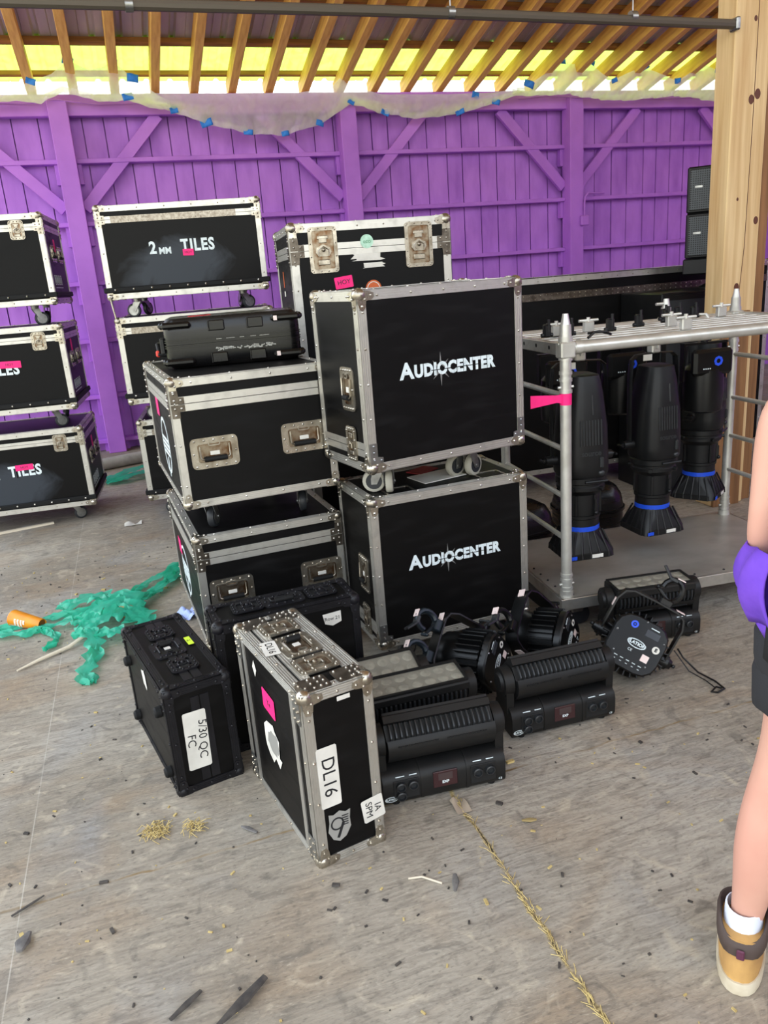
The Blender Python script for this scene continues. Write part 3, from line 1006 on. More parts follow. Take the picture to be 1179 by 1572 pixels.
def audio_case(label, loc, yaw, H, group):
    c = Case('road_case', label, loc, yaw, 0.743, 0.417, 0.679, H, 'road case', None, big=0.07, ww=0.034)
    c.foot_plates(0.034)
    c.band(0.085, 0.028, faces=('left',), name='base_band')
    c.band(0.085, 0.028, faces=('right',), name='base_band')
    c.handle('left', 0.135, 0.315, 0.115, 0.17, turn=0.0)
    c.latch('left', 0.135, 0.10, 0.085, 0.14)
    c.handle('right', 0.2, 0.315, 0.115, 0.17)
    c.letters('A', 0.085, WHITE, 'front', 0.188, 0.367, bold=0.003, n=0.0014, fit=0.066)
    c.letters('UDIOCENTER', 0.064, WHITE, 'front', 0.4135, 0.362, bold=0.0036, n=0.0014, space=1.1, fit=0.383)
    mb = MB()
    mb.box((0.415, -.0022, 0.360), (0.235, .0008, 0.003), 0)
    mb.build('logo_slit', PANEL, c.o, (0, 0, H))
    mb = MB()
    star(0.343, 0.361, mb)
    mb.build('starburst_emblem', SILV, c.o, (0, 0, H))
    return c

A = audio_case('black road case with white starburst lettering, upper of the two stacked', (0.81, 2.784, 0.818), 10.2, 0.155, None)
A.casters(0.155, 0.17, 0.24, (150, 190, 60, 20), WHEELG)
Bc = audio_case('black road case with white starburst lettering, standing on the floor under its twin', (0.838, 2.937, 0), 3.2, 0.139, None)
Bc.casters(0.139, 0.14, 0.12)
mb = MB()
for i, (x, y) in enumerate(((0.16, 0.07), (0.60, 0.07), (0.16, 0.34), (0.60, 0.34))):
    mb2 = MB().ring(rrect(.13, .12, .01), rrect(.11, .10, .01), (0, 0, 0), (1, 0, 0), (0, 1, 0), (0, 0, 1), .003)
    o = mb2.build('caster_cup', CHROME, Bc.o, (x, y, 0.818))
p = MB().box((0, 0, 0), (0.22, 0.15, 0.004)).build('paper_sheet', PAPER, None, (1.22, 3.14, 0.823), (0, 0, R(12)))
tag(p, 'pale paper sheet lying on the lower lettered case beneath the upper one', 'paper')
p = MB().box((0, 0, 0), (0.13, 0.09, 0.006), bev=0.002).build('tape_roll_card', mat('dark red card', (120, 24, 30), 0.6), None, (1.20, 3.27, 0.824), (0, 0, R(30)))
tag(p, 'small dark red card lying on the lower lettered case', 'card')

def trunk(label, loc, yaw, zc):
    c = Case('road_case', label, loc, yaw, 0.667, 0.954, 0.53, zc, lid=0.098, ww=0.030)
    c.band(0.432, 0.029)
    c.plates(0.432)
    return c
Cc = trunk('black road case with two chrome handles, carrying the black plastic equipment case', (0.12, 3.172, 0.675), 3.6, 0.163)
Cc.casters(0.163, 0.12, 0.20, (60, 80, 20, 100))
Cc.handle('front', 0.148, 0.222, 0.195, 0.128)
Cc.handle('front', 0.530, 0.232, 0.195, 0.128)
Cc.label('left', 0.55, 0.362, 0.10, 0.08, PINK, name='tape_label')
Dc = trunk('lower black road case with two chrome handles, on the floor beneath its twin', (0.133, 3.267, 0), 3.4, 0.145)
Dc.casters(0.145, 0.12, 0.14)
Dc.handle('front', 0.135, 0.262, 0.195, 0.128)
Dc.handle('front', 0.553, 0.262, 0.195, 0.128)
Dc.label('left', 0.68, 0.30, 0.10, 0.08, PINK, name='tape_label')
for c, yy in ((Cc, 0.42), (Dc, 0.56)):
    mb = MB()
    mb.ring(ngon(.13, 28, 0, .13), ngon(.115, 28, 0, .115), (0, -.0005, 0), (1, 0, 0), (0, 0, 1), (0, -1, 0), .001)
    for z, L in ((.03, .2), (.008, .24), (-.014, .22), (-.036, .18)):
        mb.box((0, -.001, z), (L, .001, .014))
    mb.box((0, -.001, -.10), (.02, .001, .09))
    c.put('stencil_emblem', mb.mesh('stencil_emblem', WHITE), 'left', yy, 0.20)

# shallow black flight case standing on its edge (yellow-green tape)
Fc = Case('flight_case', 'small all black flight case on edge with a yellow green tape on top', (-0.077, 2.453, 0), 12.0, 0.231, 0.625, 0.413, 0.0, 'flight case', trim_m=(BLKTRIM, BLKTRIM), corner_m=BLKTRIM, ww=0.028)
for x in (0.10, 0.135):
    MB().box((x, 0.3125, 0.4145), (0.03, 0.56, 0.003)).build('lid_band', BLKTRIM, Fc.o)
    MB().box((x, -.0015, 0.2), (0.03, 0.003, 0.33)).build('lid_band', BLKTRIM, Fc.o)
Fc.handle('top', 0.074 + .03, 0.32, 0.115, 0.15, BLKTRIM, DARKIN, RUBBER, turn=R(0), flip=-1)
Fc.latch('top', 0.115, 0.475, 0.10, 0.11, BLKTRIM, DARKIN)
Fc.latch('top', 0.115, 0.155, 0.10, 0.11, BLKTRIM, DARKIN)
Fc.label('top', 0.19, 0.333, 0.022, 0.075, YELLOW, name='tape_label', n=0.005, text='S1', size=0.018)
fl = Fc.label('front', 0.087, 0.20, 0.082, 0.225, PAPER, '5/30 QC\nFC', 0.042, turn=0.02, tturn=R(94), xs=1.0, n=0.0045)
Fc.label('left', 0.30, 0.335, 0.055, 0.07, PAPER, torn=4)
for y, z in ((0.09, 0.30), (0.56, 0.30), (0.09, 0.055), (0.56, 0.055)):
    mb = MB().lathe([(.021, 0), (.020, .018), (.015, .024), (.008, .024)], 14, 0, M.Rotation(-PI / 2, 4, 'Y'))
    mb.build('rubber_foot', RUBBER, Fc.o, (-.001, y, z))

# silver edged rack case standing on its side
Ec = Case('rack_case', 'narrow silver edged rack case on its side with pink tape, nearest on the floor', (0.301, 1.922, 0), 10.8, 0.223, 0.581, 0.586, 0.0, 'rack case', big=0.066, ww=0.030)
for x in (0.052, 0.058 + .13):
    mb = MB().box((x, 0.2905, 0.5875), (0.03, 0.52, 0.003))
    for q in (-.3, 0, .3):
        mb.box((x + .03 * q, 0.2905, 0.5893), (0.004, 0.52, 0.0014))
    mb.build('lid_band', [ALU], Ec.o)
for y, w_ in ((0.078, 0.026), (0.503, 0.026)):
    MB().box((-.002, y, 0.293), (.004, w_, 0.53)).build('lid_frame', ALU, Ec.o)
for y in (0.04, 0.54):
    for xx in (0.06, 0.165):
        mb = MB()
        mb.prism(rrect(.085, .075, .008, 2), (0, -.0045, 0), (1, 0, 0), (0, 0, 1), (0, -1, 0), .002)
        for a in (-.03, -.01, .012, .03):
            for b2 in (-.025, 0, .025):
                if rng.random() < .75:
                    mb.ball((a, -.007, b2), .0052, 7, 4, 1)
        Ec.put('corner_bracket', mb.mesh('corner_bracket', [BRKT, CHROME]), 'top', xx, y)
for y in (0.035, 0.546):
    for z in (0.05, 0.53):
        mb = MB()
        mb.prism(rrect(.05, .09, .006, 2), (0, -.0045, 0), (1, 0, 0), (0, 0, 1), (0, -1, 0), .002)
        for a in (-.012, .012):
            for b2 in (-.03, 0, .03):
                mb.ball((a, -.007, b2), .005, 7, 4, 1)
        Ec.put('corner_bracket', mb.mesh('corner_bracket', [STEEL, CHROME]), 'left', y, z)
Ec.handle('top', 0.118, 0.305, 0.12, 0.16, DISH, RUSTY, RUBBER, turn=R(0), flip=-1)
Ec.latch('top', 0.115, 0.462, 0.13, 0.11)
Ec.latch('top', 0.112, 0.150, 0.13, 0.11)
Ec.label('top', 0.036, 0.33, 0.05, 0.10, PAPER, 'DL16', 0.034, n=0.0055, tturn=R(90), turn=R(8))
Ec.label('front', 0.057, 0.302, 0.066, 0.205, PAPER, 'DL16', 0.06, tturn=R(90), n=0.003)
Ec.label('front', 0.190, 0.135, 0.074, 0.082, PAPER, 'IA\nSPM', 0.032, tturn=R(95), turn=R(-6), n=0.0048)
shield = [(-.036, .05), (-.02, .045), (0, .055), (.02, .045), (.036, .05), (.034, .02), (.038, -.01), (.022, -.04), (0, -.052), (-.022, -.04), (-.038, -.01), (-.034, .02)]
sh = Ec.label('front', 0.075, 0.120, 0, 0, GREYST, poly=[(x * 1.0, y * 1.0) for x, y in shield], name='shield_sticker', turn=R(4))
mb = MB().ring(ngon(.022, 20), ngon(.017, 20), (-.008, -.0032, .012), (1, 0, 0), (0, 0, 1), (0, -1, 0), .0006)
for q in range(5):
    mb.box((.018, -.0034, .034 - q * .008), (.022, .0006, .0035))
mb.box((.004, -.0034, -.012), (.055, .0006, .009), 0, M.Rotation(R(-70), 3, 'Y'))
mb.build('sticker_print', INK, sh)
Ec.label('front', 0.128, 0.545, 0.042, 0.014, PAPER, n=0.004)
Ec.label('left', 0.30, 0.42, 0.105, 0.075, PINK, 'Ye', 0.03, name='tape_label', turn=R(4))
Ec.label('left', 0.405, 0.50, 0, 0, PAPER, poly=[(-.018, 0), (0, -.03), (.018, 0), (0, .03)])
Ec.label('left', 0.305, 0.27, 0.12, 0.13, PAPER, torn=12)
Ec.label('left', 0.30, 0.275, 0.085, 0.075, GREYST, torn=5, n=0.003, name='sticker_remnant')
# wide black flight case behind it
Gc = Case('flight_case', 'wide black flight case with a torn white label, behind the silver edged rack case', (0.132, 2.639, 0), 3.0, 0.552, 0.198, 0.531, 0.0, 'flight case', trim_m=(BLKTRIM, BLKTRIM), corner_m=BLKTRIM, ww=0.028, big=0.07)
Gc.handle('top', 0.285, 0.11, 0.16, 0.10, BLKTRIM, DARKIN, RUBBER)
Gc.latch('top', 0.144, 0.11, 0.12, 0.10, BLKTRIM, DARKIN)
Gc.latch('top', 0.435, 0.11, 0.12, 0.10, BLKTRIM, DARKIN)
Gc.label('front', 0.442, 0.462, 0, 0, PAPER, 'Row 21', 0.02, poly=[(-.037, .022), (.036, .026), (.036, -.018), (.0, -.03), (-.03, -.018)])

# black moulded equipment case on top
def moulded():
    p = thing('equipment_case', 'black ribbed plastic equipment case lying flat on the two handled road case', 'equipment case', (0.15, 3.60, 1.371), -8.0)
    w, d, h = 0.60, 0.40, 0.215
    def shell(z0, z1, top):
        rings = []
        for t, ins in ((0, .016), (.15, .004), (.5, 0), (.85, .0), (1, .0)) if not top else ((0, 0), (.15, 0), (.5, 0), (.85, .004), (1, .016)):
            z = z0 + (z1 - z0) * t
            rings.append([(w / 2 + x, d / 2 + y, z) for x, y in rrect(w - 2 * ins, d - 2 * ins, .045, 6)])
        return MB().loft(rings)
    shell(0, .098, False).build('lower_shell', GLOSSP, p)
    shell(.102, h, True).build('upper_shell', GLOSSP, p)
    mb = MB()
    for z in (.088, .097, .112, .121):
        rg = rrect(w + .010, d + .010, .05, 6)
        mb.ring(rg, rrect(w - .02, d - .02, .035, 6), (w / 2, d / 2, z), (1, 0, 0), (0, 1, 0), (0, 0, 1), .004)
    mb.build('rim_rib', GLOSSP, p)
    for sx in (.0, 1.):
        for z in (.028, h - .028):
            mb = MB().box((w * sx + (.06 if sx == 0 else -.06), -.006, z), (.13, .026, .03), 0, None, .010)
            mb.box((w * sx + (-.006 if sx == 0 else .006), .08, z), (.026, .13, .03), 0, None, .010)
            mb.build('corner_bumper', GLOSSP, p)
    for x in (.20, .37):
        for z, hh in ((.035, .045), (h - .04, .045)):
            MB().box((x + .035, -.003, z), (.07, .012, hh), 0, None, .004).box((x, -.006, z), (.006, .014, hh), 0, None, .002).build('side_rib', GLOSSP, p)
    mb = MB().tube([(-.004, .17, .05), (-.045, .17, .055), (-.05, .19, .10), (-.05, .25, .10), (-.045, .27, .055), (-.004, .27, .05)], .009, 8)
    mb.build('carry_handle', BLACKP, p)
    for yy in (.06, .33):
        MB().box((-.012, yy, .10), (.02, .05, .07), 0, None, .004).build('side_latch', BLACKP, p)
    MB().box((-.05, .18, .06), (.02, .03, .03), 0, None, .006).build('red_tab', mat('red tab', (220, 60, 46), 0.5), p)
    mb = MB()
    mb.box((.16, .14, h + .002), (.10, .03, .003), 0, M.Rotation(.2, 3, 'Z'))
    mb.build('red_sticker', mat('red sticker', (190, 40, 44), 0.5), p)
    mb = MB()
    r2 = random.Random(3)
    for i in range(60):
        mb.box((.22 + .26 * r2.random(), -.0007, .072 + r2.uniform(-.006, .006)), (r2.uniform(.004, .02), .0012, r2.uniform(.002, .007)), 0, M.Rotation(r2.uniform(-.4, .4), 3, 'Y'))
    for i in range(5):
        mb.box((.24 + .05 * i, -.0056, .1155), (r2.uniform(.02, .05), .0012, .002))
    mb.build('scuff_mark', mat('chalky scuff', (168, 166, 158), 0.8), p)
    for z in (.03, h - .03):
        MB().box((w - .105, -.0195, z), (.016, .001, .02)).build('white_tag', CARDW, p)
    return p
moulded()

# tile cases (two stacks of three)
def tile_case(label, loc, yaw, zc, smear=False):
    c = Case('road_case', label, loc, yaw, 1.131, 0.773, 0.62, zc, 'road case', panel=SMUDGE if smear else PANEL, lid=0.09, ww=0.036, big=0.075, rivet=0.16)
    c.band(0.53, 0.022)
    c.plates(0.53, CHROME, ('front', 'left', 'right'), 0.03, 0.06, 0.05)
    mb = MB().box((0.5655, -.010, 0.062), (1.17, .022, .036), 0, None, .006)
    for sx in (0, 1):
        mb.box((-.010 if sx == 0 else 1.141, .38, 0.062), (.022, .79, .036), 0, None, .006)
    for i in range(9):
        mb.ball((.06 + i * .126, -.021, .062), .008, 7, 4, 1)
    mb.build('rubber_bumper', [RUBBER, CHROME], c.o, (0, 0, zc))
    c.casters(zc if loc[2] == 0 else None, 0.18, 0.14, (170, 20, 60, 110))
    return c
def hinge(c):
    mb = MB().box((0.53, -.0052, 0.53), (0.86, .003, 0.044), 0)
    for i in range(26):
        for z in (-.012, .012):
            mb.ball((.12 + i * .033, -.0072, .53 + z), .004, 6, 3, 1)
    mb.build('piano_hinge', [HINGE, CHROME], c.o, (0, 0, c.zc))
def stencil(c, mm=True):
    if mm:
        c.letters('2', 0.112, WHITE, 'front', 0.355, 0.325, bold=0.004, n=0.0014, xs=.85)
        c.letters('MM', 0.062, WHITE, 'front', 0.438, 0.303, bold=0.002, n=0.0014, xs=.9)
    c.letters('TILES', 0.112, WHITE, 'front', 0.668, 0.328, bold=0.004, n=0.0014, xs=.82, space=1.12)
    mb = MB()
    mb.box((0.606, -.0024, 0.33), (.008, .0008, .1))
    mb.build('stencil_gap', PANEL, c.o, (0, 0, c.zc))

Hc = tile_case('black road case stencilled with white numbers and letters, top of the middle stack', (-0.080, 6.019, 1.54), -7.1, 0.138, True)
hinge(Hc)
stencil(Hc)
Hc.label('front', 0.596, 0.284, 0.075, 0.045, PINK, 'HOY', 0.024, name='tape_label', n=0.0035, turn=R(2))
mb = MB().tube([(0.012, -.012, 0.02), (0.02, -.014, -.05), (0.03, -.013, -.13)], .006, 6)
mb.build('safety_chain', CHROME, Hc.o, (0, 0, 0.138))
Ic = tile_case('plain black road case in the middle of the middle stack, behind the plastic case', (-0.061, 6.068, 0.779), -6.9, 0.141)
hinge(Ic)
Jc = tile_case('lowest black road case of the middle stack, mostly hidden behind the handled cases', (-0.033, 6.113, 0), -6.9, 0.159)
hinge(Jc)
def left_case(label, loc, yaw, zc, smear, tape):
    c = tile_case(label, loc, yaw, zc, smear)
    c.latch('front', 0.958, 0.515, 0.10, 0.13)
    c.latch('front', 0.17, 0.515, 0.10, 0.13)
    c.handle('right', 0.25, 0.355, 0.20, 0.12, CHROME, DARKIN)
    c.handle('right', 0.55, 0.355, 0.20, 0.12, CHROME, DARKIN)
    c.label('right', tape[0], tape[1], 0.07, 0.09, PINK, name='tape_label', n=0.016)
    mb = MB()
    for i in range(4):
        mb.ring(rrect(.06, .07, .006, 1), rrect(.046, .056, .004, 1), (i * .085 - .13, -.0005, 0), (1, 0, 0), (0, 0, 1), (0, -1, 0), .001)
        mb.box((i * .085 - .13, -.001, 0), (.01, .001, .04))
    mb.box((0, -.001, -.055), (.33, .001, .006))
    c.put('shipping_symbol', mb.mesh('shipping_symbol', WHITE), 'right', 0.28, 0.165)
    return c
Kc = left_case('plain black road case with square latch, topmost of the left stack', (-1.574, 6.399, 1.531), -4.7, 0.152, False, (0.27, 0.41))
Lc = left_case('black stencilled road case in the middle of the left stack', (-1.575, 6.400, 0.76), -4.7, 0.151, False, (0.21, 0.46))
stencil(Lc)
Lc.label('front', 0.725, 0.365, 0.16, 0.05, PINK, 'HOY', 0.026, name='tape_label', n=0.0035, turn=R(2))
Mc = left_case('black stencilled road case with a chalk smear, bottom of the left stack', (-1.571, 6.426, 0), -4.6, 0.14, True, (0.30, 0.455))
stencil(Mc)
Mc.label('front', 0.668, 0.358, 0.13, 0.045, PINK, 'HOY', 0.026, name='tape_label', n=0.0035, turn=R(-1))

# tall trunk in the middle, behind the lettered cases
Nc = Case('road_case', 'tall black trunk with two large chrome latches and a round green sticker', (0.892, 4.254, 0), -5.2, 0.889, 0.745, 1.841, 0.148, 'road case', lid=0.135, ww=0.042, big=0.085)
Nc.band(1.706, 0.032)
Nc.plates(1.706, BRKT, ('front', 'left', 'right'), 0.034, 0.075, 0.068)
Nc.casters(0.148)
Nc.latch('front', 0.178, 1.706, 0.155, 0.235)
Nc.latch('front', 0.708, 1.702, 0.155, 0.235)
Nc.label('front', 0.418, 1.735, 0, 0, PALEGREEN, 'eco', 0.03, poly=ngon(.036, 20), name='round_sticker', n=0.006, ink=mat('green ink', (90, 150, 110), .6))
Nc.label('front', 0.418, 1.662, 0.17, 0.045, PAPER, torn=21)
Nc.label('front', 0.445, 1.612, 0.115, 0.028, PAPER, torn=22)
Nc.label('front', 0.275, 1.533, 0.10, 0.062, PINK, 'HOY', 0.034, name='tape_label', turn=R(-6))
st = Nc.label('front', 0.438, 1.490, 0, 0, ORANGEST, poly=ngon(.044, 24), name='round_sticker')
MB().ring(ngon(.036, 24), ngon(.032, 24), (0, -.003, 0), (1, 0, 0), (0, 0, 1), (0, -1, 0), .0006).build('sticker_ring', PAPER, st)
Nc.label('left', 0.44, 1.57, 0.03, 0.09, ORANGEST, name='orange_strip')
Nc.label('left', 0.44, 1.49, 0.05, 0.03, PAPER)

# long case at the back right
Pc = Case('road_case', 'very long black road case with a riveted hinge, behind the truss cart', (2.15, 5.20, 0), -2.0, 2.75, 0.60, 1.455, 0.14, 'road case', lid=0.13, ww=0.036, big=0.08)
Pc.casters(0.14, 0.2)
mb = MB().box((1.375, -.004, 1.325), (2.68, .005, 0.05), 0)
for i in range(58):
    for z in (-.014, .014):
        mb.ball((.06 + i * .0455, -.0072, 1.325 + z), .0045, 6, 3, 1)
mb.build('piano_hinge', [BRKT, CHROME], Pc.o, (0, 0, 0.14))

# ---------------------------------------------------------------- speakers back right
p = thing('subwoofer', 'tall black subwoofer cabinet carrying the speaker pair beside the pine post', 'subwoofer', (3.52, 4.62, 0), -3)
MB().box((.39, .26, .72), (.78, .52, 1.44), 0, None, .008).build('cabinet', BLACKP, p)
MB().ring(rrect(.76, 1.40, .02, 3), rrect(.70, 1.34, .015, 3), (.39, -.0, .72), (1, 0, 0), (0, 0, 1), (0, -1, 0), .008).build('cabinet_frame', BLACKP, p)
MB().box((.39, -.003, .72), (.70, .004, 1.34)).build('front_grille', mat('dark grille cloth', (40, 42, 44), 0.6, bump=0.2, bscale=200), p)
MB().box((-.003, .26, 1.10), (.004, .16, .10), 0, None, .002).build('side_handle', RUBBER, p)
sp = thing('speaker_stand', 'short black speaker pedestal with round foot on the subwoofer', 'speaker stand', (4.17, 4.86, 1.44), 0)
MB().lathe([(.12, 0), (.12, .01), (.08, .03), (.03, .04)], 20).build('round_foot', BLACKP, sp)
MB().cyl((0, 0, .03), (0, 0, .10), .02, None, 12).ball((.04, -.02, .06), .014).build('pedestal_pole', CHROME, sp)
mb = MB().box((0.02, 0, .155), (.46, .34, .11), 0, M.Rotation(R(-46), 3, 'Z'), .008)
mb.build('mounting_base', BLACKP, sp)
def speaker(label, z):
    s = thing('loudspeaker', label, 'loudspeaker', (4.19, 4.86, z), -46)
    MB().box((0, 0, .155), (.44, .34, .306), 0, None, .010).build('cabinet', BLACKP, s)
    mb = MB().box((0, -.174, .155), (.40, .008, .27), 0, None, .003)
    mb.build('grille_backing', BLACKP, s)
    mb = MB()
    nx, nz = 26, 18
    for i in range(nx):
        mb.box((-.19 + .38 * (i + .5) / nx, -.181, .155), (.0065, .003, .26))
    for j in range(nz):
        mb.box((0, -.1812, .025 + .26 * (j + .5) / nz), (.395, .003, .0065))
    mb.build('front_grille', GRILLE, s, smooth=0)
    MB().box((-.14, -.184, .175), (.05, .003, .014)).build('badge', STEEL, s)
    mb = MB()
    for zz in (.012, .298):
        mb.box((-.02, -.172, zz), (.06, .012, .01), 0, None, .002)
    mb.build('rigging_pin', STEEL, s)
    return s
speaker('lower black loudspeaker of the stacked pair beside the pine post', 1.65)
speaker('upper black loudspeaker of the stacked pair beside the pine post', 1.957)

# ---------------------------------------------------------------- aluminium truss cart
CT = thing('truss_cart', 'aluminium lighting truss cart with deck, corner posts and hanging lamps', 'truss cart', (1.735, 2.925, 0), -5.5)
CL, CD, ZT, ZD = 1.42, 0.80, 1.345, 0.20
mb = MB().box((CL / 2, CD / 2, ZD - .004), (CL + .02, CD + .02, .008), 0)
mb.build('deck_plate', SHEET, CT)
mb = MB()
for y in (-.008, CD + .008):
    mb.box((CL / 2, y, ZD - .028), (CL + .03, .016, .056), 0, None, .002)
for x in (-.008, CL + .008):
    mb.box((x, CD / 2, ZD - .028), (.016, CD + .03, .056), 0, None, .002)
for i in range(9):
    mb.ball((.06 + i * .16, .025, ZD + .001), .006, 7, 4, 1)
    mb.ball((.025, .06 + i * .085, ZD + .001), .006, 7, 4, 1)
mb.build('deck_rail', [ALU, BLKTRIM], CT)
def cpost(x, y, front):
    mb = MB()
    mb.cyl((x, y, ZD), (x, y, ZT - .05), .0245, None, 18)
    for z in (ZD + .035, ZD + .075, ZD + .10, ZT - .11, ZT - .14, ZT - .19):
        mb.cyl((x, y, z), (x, y, z + .014), .0285, None, 18)
    mb.cyl((x, y, ZD), (x, y, ZD + .03), .031, None, 18)
    mb.cyl((x, y, ZT - .05), (x, y, ZT + .05), .030, None, 18)
    mb.cyl((x, y, ZT + .05), (x, y, ZT + .10), .026, .024, 16)
    mb.cyl((x, y, ZT + .10), (x, y, ZT + .145), .021, .012, 16)
    for z in (ZD + .06, ZT - .165, ZT + .02):
        mb.cyl((x - .036, y, z), (x + .036, y, z), .006, None, 8)
    mb.box((x, y, ZT - .005), (.066, .066, .07), 0, None, .006)
    mb.build('corner_post', TUBE, CT)
for x, y in ((.03, .03), (CL - .03, .03), (.03, CD - .03), (CL - .03, CD - .03)):
    cpost(x, y, y < .1)
for y, r_ in ((.03, .025), (CD - .03, .025)):
    MB().cyl((.05, y, ZT), (CL - .05, y, ZT), r_, None, 18).cyl((.07, y, ZT), (.10, y, ZT), .029, None, 18).build('main_chord', TUBE, CT)
for x in (.0, CL - .03):
    mb = MB().box((x + .015, CD / 2, ZT - .002), (.03, CD - .1, .052), 0, None, .003)
    for i in range(5):
        for sg in (-1, 1):
            mb.prism(ngon(.009, 12), (x + .015 + sg * .0152, .13 + i * .14, ZT), (0, 1, 0), (0, 0, 1), (sg, 0, 0), .0008, 1)
    mb.build('end_beam', [ALU, DARKIN], CT)
for i in range(7):
    y = .115 + i * (CD - .22) / 6
    mb = MB().cyl((.03, y, ZT + .010), (CL - .03, y, ZT + .010), .0085, None, 12)
    mb.build('lamp_rail', TUBE, CT)
for z in (.48, .68, .90, 1.14):
    for x in (.03, CL - .03):
        MB().cyl((x, .03, z), (x, CD - .03, z), .0125, None, 10).build('side_rung', TUBE, CT)
# back spigot in the middle, small clamps on top
mb = MB().cyl((CL * .68, CD - .03, ZT), (CL * .68, CD - .03, ZT + .08), .026, None, 14).cyl((CL * .68, CD - .03, ZT + .08), (CL * .68, CD - .03, ZT + .125), .021, .014, 14).cyl((CL * .68 - .06, CD - .03, ZT + .10), (CL * .68, CD - .03, ZT + .10), .008, None, 8).box((CL * .68, CD - .03, ZT + .01), (.07, .06, .04), 0, None, .005)
mb.build('spigot', TUBE, CT)
for x, y in ((.16, .40), (.35, .45), (.72, .33), (1.18, .6), (.66, .12)):
    mb = MB().box((x, y, ZT + .045), (.05, .03, .05), 0, None, .004).cyl((x - .05, y, ZT + .075), (x + .05, y, ZT + .075), .007, None, 8).cyl((x, y, ZT + .02), (x, y, ZT + .09), .009, None, 8)
    mb.build('wing_clamp', TUBE, CT)
for x, y in ((-.02 + .10, .33), (.18, .30), (.40, .33), (.60, .42), (.80, .50), (.86, .62), (.98, .68), (1.02, .60)):
    mb = MB().box((x, y, ZT + .055), (.035, .03, .06), 0, None, .006).cyl((x - .028, y, ZT + .035), (x + .028, y, ZT + .035), .010, None, 8).cyl((x + .006, y - .01, ZT + .05), (x + .006, y - .01, ZT + .105), .007, None, 8)
    mb.build('clamp_hook', BLACKP, CT)
mb = MB().tube([(.16, .08, ZT + .03), (.20, .10, ZT + .05), (.25, .08, ZT + .05), (.28, .10, ZT + .035), (.24, .13, ZT + .05), (.18, .12, ZT + .045)], .006, 6)
mb.build('safety_cable', BLACKP, CT)
# crossbars that the lamps hook on
ribbon = MB()
ribbon.prism([(-.002, -.026), (.12, -.012), (.15, -.02), (.15, .022), (.12, .02), (-.002, .03)], (-.135, .022, 1.13), (1, 0, 0), (0, 0, 1), (0, -1, 0), .0015)
ribbon.lathe([(.0262, -.028), (.0262, .024)], 20, 0, M.Translation((.03, .03, 1.132)), False)
o = ribbon.build('pink_ribbon', PINK, CT)
o['label'] = 'hot pink flagging ribbon'
o = MB().box((CL - .03, .30, .79), (.004, .20, .045), 0, M.Rotation(.12, 3, 'X')).build('pink_ribbon', PINKPALE, CT)
for x, y in ((.12, .12), (CL - .12, .12), (.12, CD - .12), (CL - .12, CD - .12)):
    mb = MB().box((x, y, .135), (.10, .085, .008)).box((x, y, .10), (.06, .05, .06), 0, None, .004)
    cs = mb.build('caster', STEEL, CT)
    MB().lathe([(.012, -.016), (.046, -.016), (.05, -.008), (.05, .008), (.046, .016), (.012, .016)], 20, 0, M.Translation((x + .02, y, .05)) @ M.Rotation(PI / 2, 4, 'X')).build('wheel', WHEELB, cs)

def ctp(x, y):
    a = R(-5.5)
    return (1.735 + x * math.cos(a) - y * math.sin(a), 2.925 + x * math.sin(a) + y * math.cos(a))

